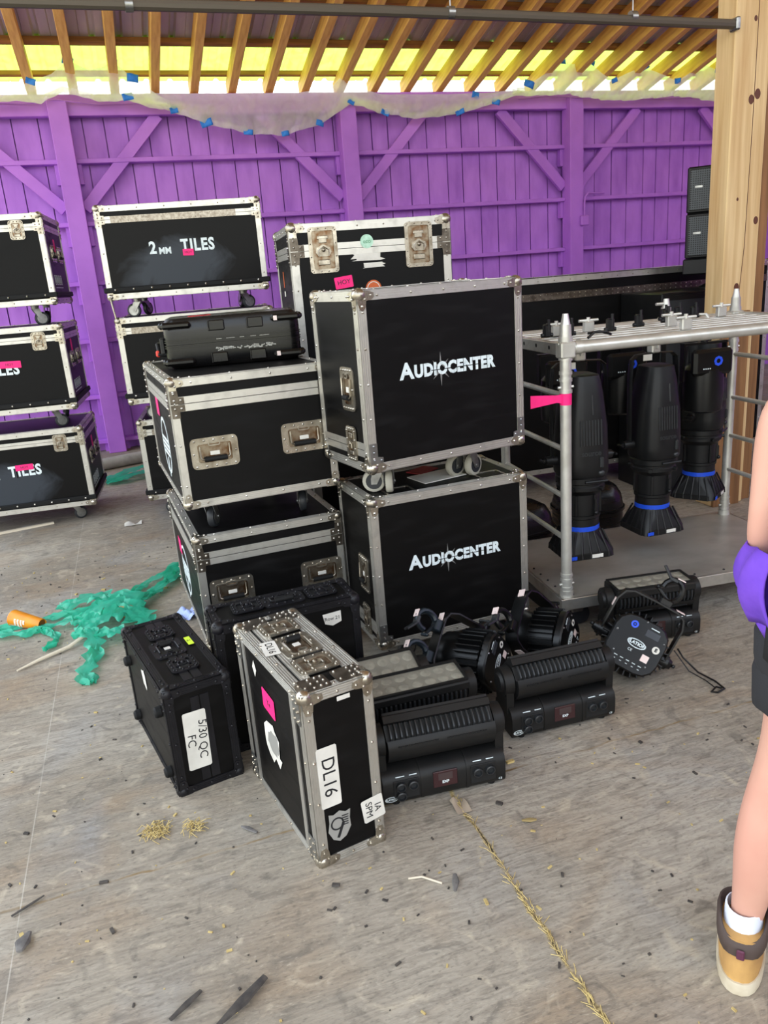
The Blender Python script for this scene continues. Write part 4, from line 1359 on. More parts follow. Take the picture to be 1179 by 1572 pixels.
# ---------------------------------------------------------------- hanging profile spots
def profile_spot():
    p = thing('profile_spotlight', 'x', 'spotlight', (0, 0, 0), 0, 'profile spotlights hung on the truss cart')
    # z measured down from the clamp rail: 0 at bottom hood
    def sect(z, rx, ry, n=4):
        return [(x, y, z) for x, y in rrect(2 * rx, 2 * ry, min(rx, ry) * .7, 6)]
    mb = MB().loft([sect(.855, .055, .07), sect(.85, .068, .085), sect(.78, .082, .10), sect(.62, .105, .115), sect(.45, .113, .118), sect(.405, .113, .118), sect(.39, .107, .112)])
    body = mb.build('lamp_body', BLACKP, p)
    mb = MB()
    for i in range(8):
        mb.box((-.05 + i * .0142, -.1135, .60), (.006, .006, .115), 0, M.Rotation(-.06, 3, 'X'), .001)
    mb.build('vent_slot', FINM, body)
    MB().box((0.01, -.104, .725), (.006, .008, .09), 0, M.Rotation(-.12, 3, 'X'), .002).build('body_ridge', FINM, body)
    MB().box((.05, -.119, .46), (.018, .012, .05), 0, None, .004).build('lock_tab', FINM, body)
    MB().ball((.05, -.118, .41), .016, 10, 6, 0, (1, .5, .8)).build('lock_screw', FINM, body)
    lettering('source', .035, FINM, body, (0.0, -.1175, .505), bold=.001)
    mb = MB().lathe([(.112, .39), (.118, .385), (.118, .36), (.108, .355), (.108, .345), (.112, .34), (.112, .325), (.088, .30)], 28)
    mb.cyl((-.03, -.118, .372), (.08, -.118, .372), .006, None, 8)
    for t in (0.3, 2.2, 4.0, 5.2):
        mb.cyl((.112 * math.cos(t), .112 * math.sin(t), .335), (.128 * math.cos(t), .128 * math.sin(t), .335), .01, None, 8)
    mb.build('shutter_ring', BLACKP, p)
    mb = MB().lathe([(.088, .31), (.088, .30), (.085, .20), (.092, .198), (.092, .185), (.086, .18), (.086, .12)], 28)
    for t in (-2.2, -1.2, -.4, .8, 2.4):
        mb.box((.09 * math.cos(t), .09 * math.sin(t), .25), (.012, .012, .10), 0, M.Rotation(t, 3, 'Z'), .002)
    mb.cyl((.035, -.09, .215), (.035, -.09, .28), .006, None, 8).ball((.035, -.094, .215), .011)
    mb.build('lens_tube', BLACKP, p)
    mb = MB().lathe([(.0875, .145), (.0875, .122)], 28, 0, None, False)
    o = mb.build('blue_tape_band', GAFFBLUE, p)
    o['label'] = 'blue tape band'
    mb = MB()
    sq = [[(x, y, z) for x, y in rrect(2 * r_, 2 * r_, r_ * k_, 6)] for z, r_, k_ in ((.125, .086, .98), (.11, .088, .9), (.03, .118, .25), (.0, .122, .2), (.0, .112, .2), (.03, .108, .25), (.11, .075, .9))]
    mb.loft(sq)
    for f in range(4):
        rt = M.Rotation(f * PI / 2, 4, 'Z')
        for i in range(5):
            x0, x1 = -.06 + i * .03, -.088 + i * .044
            mb2 = MB().tube([(x0, -.082, .12), (x1, -.121, .025), (x1, -.124, .0)], .005, 6)
            mb.add(mb2.v, mb2.f, 0, rt)
        mb2 = MB().box((0, -.122, .012), (.19, .006, .03), 0, None, .002)
        mb.add(mb2.v, mb2.f, 0, rt)
    mb.build('colour_frame_hood', BLACKP, p)
    for s_ in (-1, 1):
        MB().box((.03 if s_ > 0 else -.09, -.127, .012), (.055 if s_ > 0 else .035, .002, .018), 0, None, .0008).build('white_tag' if s_ > 0 else 'blue_tag', PAPER if s_ > 0 else GAFFBLUE, p)
    yk = []
    for x, z in ((-.13, .46), (-.134, .60), (-.134, .80), (-.125, .885), (-.10, .905), (0, .91), (.10, .905), (.125, .885), (.134, .80), (.134, .60), (.13, .46)):
        yk.append((x, .02, z))
    MB().tube(yk, .022, 8, 0, False, .22).build('yoke', BLACKP, p)
    for s_ in (-1, 1):
        mb = MB().cyl((s_ * .11, .02, .46), (s_ * .165, .02, .46), .026, .02, 12)
        mb.cyl((s_ * .165, .02, .46), (s_ * .18, .02, .46), .008, None, 8)
        mb.box((s_ * .18, .02, .46), (.012, .05, .012), 0, None, .003)
        mb.build('tilt_knob', BLACKP, p)
    mb = MB().box((0, .02, .93), (.05, .05, .04), 0, None, .006).tube([(.0, -.012, .935), (0, -.02, .97), (0, .0, 1.0), (0, .03, 1.0), (0, .05, .975)], .009, 8).cyl((-.03, .02, .955), (.03, .02, .955), .008, None, 8)
    mb.build('hook_clamp', TUBE, p)
    MB().box((-.05, -.003, .892), (.05, .003, .03), 0, None, .001).build('yoke_label', PAPER, p)
    return p
PS = profile_spot()
spots = [(0.172, 0.175, 0.356, 0, 'leftmost black profile spotlight hanging from the truss cart beside the front post', -2),
         (0.70, 0.42, 0.325, 0, 'middle black profile spotlight hanging from the truss cart, with a blue tape band', 4),
         (1.16, 0.70, 0.375, 0, 'rightmost black profile spotlight hanging at the back corner of the truss cart', 40)]
for i, (x, y, z, _, lab, yaw) in enumerate(spots):
    o = PS if i == 0 else copy_tree(PS)
    cx, cy = ctp(x, y)
    o.location = (cx, cy, z)
    o.rotation_euler = (0, 0, R(-5.5 + yaw))
    o['label'] = lab

# ---------------------------------------------------------------- par cans
def par_can(ring=True):
    p = thing('par_light', 'x', 'par light', (0, 0, 0), 0, None)
    ROT = M.Rotation(PI / 2, 4, 'X')     # lathe axis z -> -y : z=+ is towards the back plate
    mb = MB().lathe([(.085, -.13), (.095, -.13), (.098, -.10), (.090, -.06), (.090, .04), (.075, .05)], 28, 0, ROT)
    body = mb.build('lamp_body', PARM, p)
    mb = MB()
    for i in range(30):
        t = 2 * PI * i / 30
        mb.box((.104 * math.cos(t), -.0, .104 * math.sin(t)), (.024, .10, .005), 0, M.Rotation(-t, 3, 'Y'), .001)
    mb.build('cooling_fin', PARM, body)
    mb = MB().lathe([(.084, -.131), (.084, -.126)], 28, 0, ROT)
    mb.build('front_lens', LENS, p)
    poly = rrect(.192, .192, .058, 3)
    mb = MB().prism(poly, (0, -.052, 0), (1, 0, 0), (0, 0, 1), (0, -1, 0), .022).prism(poly, (0, -.074, 0), (1, 0, 0), (0, 0, 1), (0, -1, 0), .006, 0, .95)
    bp_ = mb.build('back_plate', PARM, p)
    if ring:
        MB().ring(ngon(.013, 18), ngon(.007, 18), (-.035, -.0805, .062), (1, 0, 0), (0, 0, 1), (0, -1, 0), .0012).ball((-.035, -.081, .062), .004, 8, 4).build('power_ring', BLUELED, bp_)
    MB().box((.035, -.0805, .055), (.05, .002, .026), 0, None, .001).build('display', mat('grey display', (52, 54, 58), .25), bp_)
    mb = MB().ring(ngon(.034, 24, 0, .015), ngon(.030, 24, 0, .012), (0, -.0805, .004), (1, 0, 0), (0, 0, 1), (0, -1, 0), .001)
    for i in range(5):
        mb.box((-.045 + i * .022, -.0806, -.062), (.012, .001, .0025))
        mb.box((-.045 + i * .022, -.0806, -.074), (.007, .001, .002))
    mb.box((.035, -.0806, .076), (.03, .001, .003))
    mb.build('printed_marks', WHITE, bp_)
    lettering('ELATION', .016, WHITE, bp_, (0, -.0812, .004), bold=.0006)
    lettering('CE', .013, WHITE, bp_, (-.012, -.0812, -.024))
    MB().prism(ngon(.013, 18), (.066, -.080, .014), (1, 0, 0), (0, 0, 1), (0, -1, 0), .0012).build('round_mark', PAPER, bp_)
    lettering('E', .016, INK, bp_, (.066, -.0818, .014), bold=.001)
    MB().box((.046, -.0806, -.03), (.025, .001, .025)).build('asset_sticker', CARDW, bp_)
    mb = MB()
    for x, z in ((-.08, .02), (.08, .045), (-.06, -.05), (.06, -.055), (0, .088)):
        mb.ball((x, -.0806, z), .004, 7, 4)
    mb.build('plate_screw', STEEL, bp_)
    for s_ in (-1, 1):
        mb = MB().cyl((s_ * .095, .02, 0), (s_ * .135, .02, 0), .030, .026, 14).cyl((s_ * .135, .02, 0), (s_ * .15, .02, 0), .022, .016, 10).box((s_ * .156, .02, 0), (.012, .045, .012), 0, None, .003)
        mb.build('tilt_knob', PARM, p)
    return p
def par_yoke(p, ang, hooks=(0.0,), mcl=PARM):
    """yoke strap swung to ang (rad, about the tilt axis) with a hook clamp at its middle"""
    ca, sa = math.cos(ang), math.sin(ang)
    def q(x, h, o=0.0):
        return (x, .02 + h * sa + o * ca, h * ca - o * sa)
    path = [q(-.122, -.03), q(-.122, .05), q(-.122, .13), q(-.108, .165), q(-.08, .178), q(.0, .18), q(.08, .178), q(.108, .165), q(.122, .13), q(.122, .05), q(.122, -.03)]
    mb = MB()
    vs = []
    for i, c in enumerate(path):
        a_ = V(path[max(i - 1, 0)])
        b_ = V(path[min(i + 1, len(path) - 1)])
        d = (b_ - a_).normalized()
        sd = V((0, ca, -sa))
        nn = d.cross(sd)
        hw = .03 if 0 < i < len(path) - 1 else .022
        for u, w_ in ((-1, -1), (1, -1), (1, 1), (-1, 1)):
            vs.append(V(c) + sd * hw * u + nn * .003 * w_)
    n = len(path)
    fs = [(i * 4 + k, i * 4 + (k + 1) % 4, i * 4 + 4 + (k + 1) % 4, i * 4 + 4 + k) for i in range(n - 1) for k in range(4)] + [(0, 1, 2, 3), tuple((n - 1) * 4 + k for k in range(4))]
    mb.add(vs, fs)
    yk = mb.build('yoke', PARM, p)
    mb = MB()
    for x, h, l_ in ((-.126, .11, .02), (.09, .184, .03)):
        mb.box(q(x, h), (.03 if x > 0 else .003, .028, .003 if x > 0 else .03), 0, M.Rotation(-ang, 3, 'X'))
    mb.build('yoke_label', CARDW, yk)
    # hook clamps: C-shaped cast hooks
    for hx in hooks:
        mb = MB()
        arc = []
        for i in range(11):
            t = R(-60 + 24 * i)
            arc.append(q(hx + .034 * math.cos(t), .238 + .040 * math.sin(t)))
        mb.tube(arc, .013, 8, 0, False, .8)
        mb.box(q(hx, .19), (.045, .04, .03), 0, M.Rotation(-ang, 3, 'X'), .004)
        mb.cyl(q(hx + 0.02, .19), q(hx - .045, .225), .006, None, 8)
        mb.box(q(hx - .05, .228), (.012, .03, .012), 0, None, .003)
        hk = mb.build('hook_clamp', mcl, p)
        mb = MB().box(q(hx - .012, .276), (.03, .03, .014), 0, M.Rotation(-ang, 3, 'X'), .003)
        for o in (-.010, .010):
            mb.tube([q(hx - .02, .272, o), q(hx - .045, .292, o), q(hx - .062, .306, o)], .005, 6)
        mb.build('clamp_fork', FINM, hk)
        MB().box(q(hx + .01, .286), (.028, .026, .003), 0, M.Rotation(-ang, 3, 'X')).build('clamp_label', CARDW, hk)
    return p

def orient(yaw, pitch, roll):
    return (M.Rotation(R(yaw), 3, 'Z') @ M.Rotation(R(pitch), 3, 'X') @ M.Rotation(R(roll), 3, 'Y')).to_euler()
def cable(p, pts, r=.0035):
    return MB().tube(pts, r, 6).build('safety_cable', BLACKP, p)

def place_par(p, loc, rot, label, k=1.18):
    p.location = loc
    p.rotation_euler = rot
    p.scale = (k, k, k)
    p['label'] = label
P3 = par_can()
par_yoke(P3, R(-12), (0.03,))
place_par(P3, (1.81, 2.50, .142), orient(-26, -26, 30), 'black par light on its side showing its back panel with a blue ring')
P1 = par_can(False)
par_yoke(P1, R(28), (-.07, .05), BLUEBLK)
place_par(P1, (1.16, 2.625, .16), orient(38, -6, -42), 'black par light with hook clamps upright, in front of the lower lettered case', 1.12)
P2 = par_can(False)
par_yoke(P2, R(20), (-.06,))
place_par(P2, (1.53, 2.69, .15), orient(40, -6, -36), 'black par light lying behind the second ribbed bar, beside the truss cart post', 1.12)

# ---------------------------------------------------------------- moving light bars
def light_bar(tilt, loc, yaw, label):
    p = thing('moving_light_bar', label, 'stage light', loc, yaw)
    L = .43
    # base: rounded box section extruded along X
    sec = [(-.068, .012), (-.076, .026), (-.078, .05), (-.078, .088), (-.072, .108), (-.056, .122), (-.03, .130), (.03, .130), (.056, .122), (.072, .108), (.078, .088), (.078, .05), (.076, .026), (.068, .012)]
    base = MB().prism(sec, (-L / 2, 0, 0), (0, 1, 0), (0, 0, 1), (1, 0, 0), L).build('base_housing', FIXT, p)
    # centre collar, side recesses, display
    sec2 = [(y * 1.03, z + (.003 if z > .05 else 0)) for y, z in sec]
    for x in (-.085, .075):
        MB().prism(sec2, (x, 0, 0), (0, 1, 0), (0, 0, 1), (1, 0, 0), .01).build('housing_rib', FIXT, base)
    MB().box((.0, -.0785, .075), (.085, .006, .06), 0, None, .002).build('control_display', DISPLAY, base)
    MB().box((0, -.082, .085), (.05, .001, .026)).build('screen', mat('dim screen', (70, 56, 56), .25), base)
    lettering('EXP', .014, WHITE, base, (0, -.0825, .064), bold=.0005)
    for x in (-.135, .135):
        mb = MB().box((x, -.0785, .065), (.09, .004, .07), 0, None, .002)
        o = mb.build('connector_recess', DARKIN, base)
        for xx, zz in ((-.02, .08), (.022, .08), (-.02, .045)) if x < 0 else ((-.022, .075), (.022, .075)):
            MB().lathe([(.017, 0), (.017, .012), (.013, .014), (.012, .005)], 14, 0, M.Translation((x + xx, -.080, zz)) @ M.Rotation(PI / 2, 4, 'X')).build('connector', FINM, o)
        mb = MB()
        mb.box((x - .02, -.074, .112), (.03, .001, .003), 0, M.Rotation(-.85, 3, 'X'))
        mb.box((x + .025, -.074, .112), (.026, .001, .003), 0, M.Rotation(-.85, 3, 'X'))
        mb.build('printed_marks', WHITE, o)
    mb = MB().ring(ngon(.022, 20, 0, .010), ngon(.0195, 20, 0, .008), (-.19, -.079, .035), (1, 0, 0), (0, 0, 1), (0, -1, 0), .001)
    mb.build('oval_badge', WHITE, base)
    lettering('ELATION', .010, WHITE, base, (-.19, -.0802, .035), bold=.0004)
    lettering('CE', .011, WHITE, base, (.195, -.0795, .028))
    for x in (-.17, .17):
        for y in (-.05, .05):
            MB().cyl((x, y, 0), (x, y, .014), .014, .012, 12).build('rubber_foot', RUBBER, base)
    # arms with round tilt hubs
    ZA = .215
    for s_ in (-1, 1):
        mb = MB()
        mb.prism([(-.045, .10), (.045, .10), (.05, ZA), (-.05, ZA)], (s_ * .192 if s_ > 0 else -.222, 0, 0), (0, 1, 0), (0, 0, 1), (1, 0, 0), .03)
        mb.cyl((s_ * .190, 0, ZA), (s_ * .226, 0, ZA), .058, .055, 28)
        mb.cyl((s_ * .226, 0, ZA), (s_ * .236, 0, ZA), .038, .032, 20)
        mb.build('yoke_arm', FIXT, p)
    # tilting head; local: lens faces +Z, heatsink below
    hw, hd = .186, .072
    head = []
    hs = [(-.066, .06), (-.073, .054), (-.0745, .03), (-.058, .028), (-.054, -.026), (-.069, -.028), (-.066, -.042), (-.054, -.060), (-.030, -.072), (0, -.076), (.030, -.072), (.054, -.060), (.066, -.042), (.069, -.028), (.054, -.026), (.058, .028), (.0745, .03), (.073, .054), (.066, .06)]
    mb = MB().prism(hs, (-hw, 0, 0), (0, 1, 0), (0, 0, 1), (1, 0, 0), 2 * hw)
    h = mb.build('tilt_head', FIXT, p, (0, 0, ZA), (R(tilt), 0, 0))
    for s_ in (-1, 1):
        mb = MB()
        for i in range(20):
            x = -hw + .016 + i * (2 * hw - .032) / 19
            mb.tube([(x, s_ * .058, .029), (x, s_ * .072, .022), (x, s_ * .0745, .0), (x, s_ * .070, -.020), (x, s_ * .058, -.028)], .0045, 6)
        mb.build('heatsink_rib', FINM, h)
        for i0 in (0, 24):
            mb = MB()
            for i in range(i0, i0 + 20):
                mb.box((-.15 + i * .007, s_ * .0605, -.0505), (.004, .006, .006), 0, M.Rotation(s_ * -.9, 3, 'X'))
            mb.build('vent_slot', DARKIN, h)
    MB().ring(rrect(2 * hw, .134, .006, 2), rrect(2 * hw - .02, .112, .004, 2), (0, 0, .058), (1, 0, 0), (0, 1, 0), (0, 0, 1), .010).build('lens_bezel', FIXT, h)
    MB().box((0, 0, .0595), (2 * hw - .02, .112, .004)).build('lens_panel', LENS, h)
    mb = MB()
    for i in range(7):
        for j in range(2):
            mb.ball((-.153 + i * .051, -.026 + j * .052, .0605), .022, 16, 6, 0, (1, 1, .16))
    mb.build('lens_element', LENSDISC, h)
    return p
light_bar(-48, (0.785, 2.155, 0), -5, 'black moving light bar showing heatsink ribs, nearest, beside the silver edged case')
light_bar(-46, (1.345, 2.335, 0), -2.5, 'black moving light bar showing heatsink ribs, in front of the leaning par light')
light_bar(2, (2.09, 2.77, 0), -9, 'black moving light bar with lens up, against the truss cart deck')
light_bar(6, (0.80, 2.40, 0), -1, 'black moving light bar with lens up, just behind the nearest bar')
light_bar(22, (0.68, 2.562, 0), 1, 'black moving light bar tilted lens forward, beside the wide black flight case')

p = MB().tube([(2.0, 2.45, .10), (2.02, 2.44, .06), (2.05, 2.38, .012), (2.07, 2.30, .006), (2.06, 2.235, .008), (2.02, 2.225, .006), (2.0, 2.24, .006), (2.04, 2.26, .008), (2.05, 2.24, .01)], .004, 6).build('safety_cable', BLACKP)
tag(p, 'thin black safety cable trailing on the floor from the par light', 'cable')
p = MB().tube([(1.99, 2.46, .09), (2.02, 2.40, .015), (2.04, 2.32, .006), (2.035, 2.26, .006)], .0025, 6).build('safety_cable', BLACKP)
tag(p, 'thinner black cord lying beside the trailing safety cable', 'cable')

# LED pars hung at the back of the cart under the rails
def hung_par(x, y, label):
    cx, cy = ctp(x, y)
    h = thing('par_light', label, 'par light', (cx, cy, 0), -5.5, 'led lamps hung in a row under the cart rails')
    MB().lathe([(.085, .90), (.10, .91), (.105, 1.0), (.10, 1.12), (.08, 1.14)], 22).build('lamp_body', PARM, h)
    bp_ = MB().box((0, -.07, 1.16), (.22, .05, .13), 0, None, .015).build('rear_housing', PARM, h)
    MB().ring(ngon(.025, 8), ngon(.012, 8), (.02, -.096, 1.165), (1, 0, 0), (0, 0, 1), (0, -1, 0), .002).build('blue_ring', BLUELED, bp_)
    mb = MB()
    for i in range(4):
        mb.box((-.06 + i * .012, -.0955, 1.13), (.006, .001, .006))
    mb.build('printed_marks', WHITE, bp_)
    MB().box((0, 0, 1.25), (.25, .035, .012)).box((-.12, 0, 1.16), (.008, .035, .19)).box((.12, 0, 1.16), (.008, .035, .19)).cyl((0, 0, 1.25), (0, 0, 1.335), .018, None, 10).build('yoke', PARM, h)
    return h
hung_par(.30, .66, 'black led lamp with blue ring hung at left under the cart rails')
hung_par(.66, .70, 'black led lamp with blue ring hung at the centre under the cart rails')
hung_par(1.02, .50, 'black led lamp with blue ring hung at right under the cart rails')

# black domed bins on the floor behind the cart
def dome(x, y, yaw, label):
    d = thing('plastic_tub', label, 'tub', (x, y, 0), yaw)
    rings = []
    for z, k in ((0, .92), (.05, .98), (.16, 1), (.23, .93), (.28, .8), (.31, .55), (.32, .2)):
        rings.append([(a * k, b2 * k, z) for a, b2 in rrect(.44, .34, .12, 6)])
    MB().loft(rings).build('domed_shell', GLOSSP, d)
    MB().ring(rrect(.46, .36, .13, 6), rrect(.43, .33, .12, 6), (0, 0, .13), (1, 0, 0), (0, 1, 0), (0, 0, 1), .02).build('rim', GLOSSP, d)
    return d
dome(2.10, 4.10, 10, 'glossy black domed tub behind the left end of the truss cart')
dome(2.72, 4.28, -10, 'glossy black domed tub behind the middle of the truss cart')

# ---------------------------------------------------------------- floor litter
def ribbonize(name, strips, label):
    mb = MB()
    r2 = random.Random(11)
    for pts, w in strips:
        P = [V((x, y, z)) for x, y, z in pts]
        Q = []
        for i in range(len(P) - 1):
            for k in range(6):
                t = k / 6
                p0, p1, p2, p3 = P[max(i - 1, 0)], P[i], P[i + 1], P[min(i + 2, len(P) - 1)]
                Q.append(0.5 * ((2 * p1) + (p2 - p0) * t + (2 * p0 - 5 * p1 + 4 * p2 - p3) * t * t + (3 * p1 - p0 - 3 * p2 + p3) * t ** 3))
        Q.append(P[-1])
        n = len(Q)
        vs = []
        cols = 7
        for i, q in enumerate(Q):
            d = (Q[min(i + 1, n - 1)] - Q[max(i - 1, 0)])
            d.z = 0
            d = d.normalized() if d.length > 1e-6 else V((1, 0, 0))
            s = V((-d.y, d.x, 0))
            ww = w * (0.8 + 0.35 * math.sin(i * 1.3 + w * 50)) * (1 if 1 < i < n - 2 else .5)
            for c in range(cols):
                u = c / (cols - 1) - .5
                z = max(.003, q.z + .018 * math.sin(c * 2.4 + i * .8) * (.6 + .4 * math.sin(i * .5)) + .008 * r2.random())
                vs.append(q + s * ww * u + V((0, 0, z - q.z)))
        fs = [(i * cols + c, i * cols + c + 1, (i + 1) * cols + c + 1, (i + 1) * cols + c) for i in range(n - 1) for c in range(cols - 1)]
        mb.add(vs, fs)
    o = mb.build(name, GREENF, smooth=80)
    return tag(o, label, 'plastic wrap')
ribbonize('plastic_wrap', [
    ([(-1.02, 4.30, .02), (-.90, 4.25, .02), (-.78, 4.20, .02), (-.66, 4.22, .02), (-.52, 4.22, .04), (-.40, 4.2, .05), (-.30, 4.15, .04)], .08),
    ([(-.95, 4.36, .01), (-.80, 4.33, .01), (-.66, 4.36, .02), (-.5, 4.34, .03), (-.36, 4.4, .04)], .07),
    ([(.10, 4.90, .02), (-.02, 4.74, .02), (-.14, 4.62, .02), (-.24, 4.46, .02), (-.26, 4.36, .03)], .07),
    ([(.12, 4.80, .02), (.03, 4.62, .03), (-.08, 4.46, .03), (-.18, 4.30, .05), (-.32, 4.22, .06)], .09),
    ([(.05, 4.74, .02), (-.02, 4.56, .03), (-.14, 4.36, .04), (-.28, 4.20, .06)], .08),
    ([(-.62, 4.46, .03), (-.52, 4.44, .05), (-.42, 4.46, .06), (-.34, 4.36, .07), (-.28, 4.24, .06)], .16),
    ([(-.52, 4.16, .03), (-.42, 4.22, .06), (-.32, 4.22, .09), (-.22, 4.14, .07), (-.16, 4.02, .04)], .20),
    ([(-.50, 4.05, .03), (-.40, 4.08, .06), (-.30, 4.10, .08), (-.20, 4.08, .06), (-.12, 4.0, .03)], .18),
    ([(-.40, 3.98, .03), (-.30, 3.92, .05), (-.22, 3.88, .04), (-.14, 3.92, .03)], .12),
    ([(-.34, 4.3, .05), (-.26, 4.36, .08), (-.2, 4.26, .07), (-.24, 4.12, .05)], .15),
    ([(-.52, 4.02, .03), (-.44, 3.98, .05), (-.40, 3.86, .03), (-.41, 3.70, .02), (-.44, 3.56, .015), (-.40, 3.46, .01)], .10),
    ([(-.70, 4.20, .02), (-.62, 4.12, .02), (-.60, 4.02, .02), (-.65, 3.94, .01)], .05),
], 'crumpled green plastic wrap trailing over the floor beside the orange cup')
ribbonize('plastic_wrap', [
    ([(-.45, 7.6, .02), (-.25, 7.75, .05), (-.05, 7.9, .06), (.2, 7.95, .04)], .18),
    ([(-.40, 7.55, .02), (-.2, 7.6, .05), (0.0, 7.72, .05), (.15, 7.8, .03)], .16),
], 'small heap of green plastic wrap far back by the wall foot')
p = MB().cyl((-.55, 8.25, .06), (0.6, 8.62, .06), .06, None, 18).cyl((-.551, 8.2497, .06), (-.549, 8.2503, .06), .035, None, 12).build('felt_roll', ROLLW)
tag(p, 'off white felt roll lying by the foot of the purple wall', 'roll')

cup = thing('paper_cup', 'orange cup lying on its side on the concrete beside the green wrap', 'cup', (-.84, 4.39, 0.045), 0)
mb = MB().lathe([(.046, 0), (.048, .004), (.0465, .01), (.031, .205), (.029, .21), (.026, .208), (.027, .200)], 26)
cb = mb.build('cup_wall', [CUPM], cup)
MB().lathe([(.0, .202), (.0265, .202)], 26, 0, None, False).build('cup_base', CUPIN, cup)
mb = MB()
for r_, (zc_, n_) in enumerate(((.055, 5), (.075, 6), (.095, 5), (.113, 3))):
    for i in range(n_):
        t = -PI / 2 - .45 + i * .20
        rr = .0475 - (zc_ / .205) * .0155 + .0009
        mb.box((rr * math.cos(t), rr * math.sin(t), zc_), (.001, .006, .013), 0, M.Rotation(t, 3, 'Z'))
mb.box((.0463 * math.cos(-1.2), .0463 * math.sin(-1.2), .03), (.001, .002, .04), 0, M.Rotation(-1.2, 3, 'Z'))
mb.build('white_print', PAPER, cb)
cup.rotation_euler = (M.Rotation(R(-41), 3, 'Z') @ M.Rotation(R(90 + 4), 3, 'Y')).to_euler()
p = MB().tube([(-.76, 3.77, .008), (-.66, 3.84, .012), (-.53, 3.92, .014), (-.46, 3.98, .03)], [.004, .009, .010, .009], 8).build('pale_stick', STICKW)
tag(p, 'pale pointed stick lying beside the green plastic wrap', 'stick')
p = MB().ball((-.25, 4.17, .05), .05, 14, 8, 0, (1.2, .8, .7)).build('crumpled_paper', mat('kraft paper', (170, 140, 80), .8), smooth=50)
tag(p, 'tan crumpled paper poking out of the green plastic wrap', 'paper')
mb = MB()
r2 = random.Random(5)
mb.grid(lambda u, v: (.02 + .10 * u, 3.98 + .12 * v, .02 + .015 * math.sin(9 * u + 5 * v) + .01 * math.sin(14 * v)), 10, 10)
o = mb.build('plastic_scrap', mat('pale blue plastic', (170, 186, 236), .4), smooth=60)
tag(o, 'pale blue crumpled plastic scrap at the foot of the handled case', 'plastic scrap')

def chip(name, pts, r_, m, label, cat, flat=.5):
    o = MB().tube(pts, r_, 8, 0, False, flat).build(name, m)
    return tag(o, label, cat)
chip('bark_chip', [(-.545, 1.93, .013), (-.54, 1.96, .014), (-.525, 1.995, .012)], [.008, .022, .006], GREYCHIP, 'smooth grey bark chip near the left edge of the floor', 'bark chip')
chip('bark_stick', [(-.06, 1.50, .012), (.01, 1.545, .013), (.075, 1.595, .012)], [.006, .016, .010], DARKCHIP, 'long dark bark stick at the bottom centre left of the floor', 'bark chip')
chip('bark_chip', [(-.165, 1.565, .008), (-.12, 1.595, .009), (-.085, 1.62, .008)], [.006, .010, .006], DARKCHIP, 'short dark bark piece left of the long bark stick', 'bark chip')
chip('bark_chip', [(.635, 1.67, .012), (.65, 1.70, .014), (.66, 1.73, .012)], [.005, .011, .006], GREYCHIP, 'ragged grey bark chip beside the white string', 'bark chip')
chip('bark_chip', [(.315, 1.835, .008), (.335, 1.825, .009)], [.008, .007], DARKCHIP, 'tiny dark bark chip before the silver edged rack case', 'bark chip')
chip('bark_chip', [(.95, 1.865, .006), (.975, 1.855, .007), (.995, 1.85, .006)], [.004, .010, .004], mat('yellowish chip', (150, 130, 84), .8), 'yellowish bark chip right of the straw filled joint', 'bark chip')
chip('bark_stick', [(-.585, 2.085, .006), (-.53, 2.115, .007), (-.50, 2.135, .006)], [.004, .005, .003], DARKCHIP, 'thin dark twig on the floor joint at the left', 'twig')
chip('bark_chip', [(.10, 2.20, .009), (.12, 2.18, .010), (.145, 2.15, .008)], [.004, .009, .005], GREYCHIP, 'grey bark sliver left of the silver edged rack case', 'bark chip')
chip('white_string', [(.53, 1.775, .004), (.57, 1.765, .005), (.60, 1.735, .004), (.615, 1.72, .004)], .003, STICKW, 'thin white string on the floor before the silver edged case', 'string', 1)
o = MB().grid(lambda u, v: (-.25 + .13 * u, 6.02 + .09 * v, .006 + .012 * math.sin(7 * u) * v), 8, 4).build('paper_scrap', PAPER, smooth=60)
tag(o, 'crumpled white paper scrap on the floor before the middle stack', 'paper')
o = MB().box((-1.06, 6.40, .008), (.55, .035, .014), 0, M.Rotation(.2, 3, 'Z')).build('wood_lath', STICKW)
tag(o, 'thin pale lath lying at the foot of the left stack', 'lath')
o = MB().grid(lambda u, v: (.775 + .05 * u, 2.045 - .075 * v, .006 + .012 * math.sin(6 * u + 3 * v) * (1 - v)), 6, 8).build('paper_scrap', mat('dusty tissue', (176, 160, 140), .9), smooth=60)
tag(o, 'dusty torn tissue on the joint under the nearest light bar', 'paper')
def straw_tuft(x, y, n, r_, label):
    mb = MB()
    r2 = random.Random(int(x * 991))
    for i in range(n):
        a = r2.uniform(0, 6.28)
        rr = r_ * math.sqrt(r2.random())
        cx, cy = x + rr * math.cos(a), y + rr * math.sin(a)
        t = r2.uniform(0, 6.28)
        L = r2.uniform(.012, .04)
        z = r2.uniform(.002, .016)
        mb.tube([(cx, cy, z), (cx + L * .5 * math.cos(t), cy + L * .5 * math.sin(t), z + .008), (cx + L * math.cos(t + .6), cy + L * math.sin(t + .6), max(.002, z - .004))], .0013, 4)
    o = mb.build('straw_tuft', STRAW)
    return tag(o, label, 'straw')
straw_tuft(-.168, 2.29, 80, .04, 'larger tuft of straw on the floor before the small black flight case')
straw_tuft(-.045, 2.26, 45, .03, 'smaller tuft of straw on the floor, right of the larger tuft')
mb = MB()
r2 = random.Random(21)
for i in range(1300):
    x, y = r2.uniform(-1.4, 2.2), r2.uniform(.9, 5.5)
    s = r2.uniform(.0016, .006) * (2.0 if r2.random() < .10 else 1)
    mb.box((x, y, s * .3), (s * r2.uniform(1, 3), s, s * .7), 0 if r2.random() < .6 else 1, M.Rotation(r2.uniform(0, 3), 3, 'Z'))
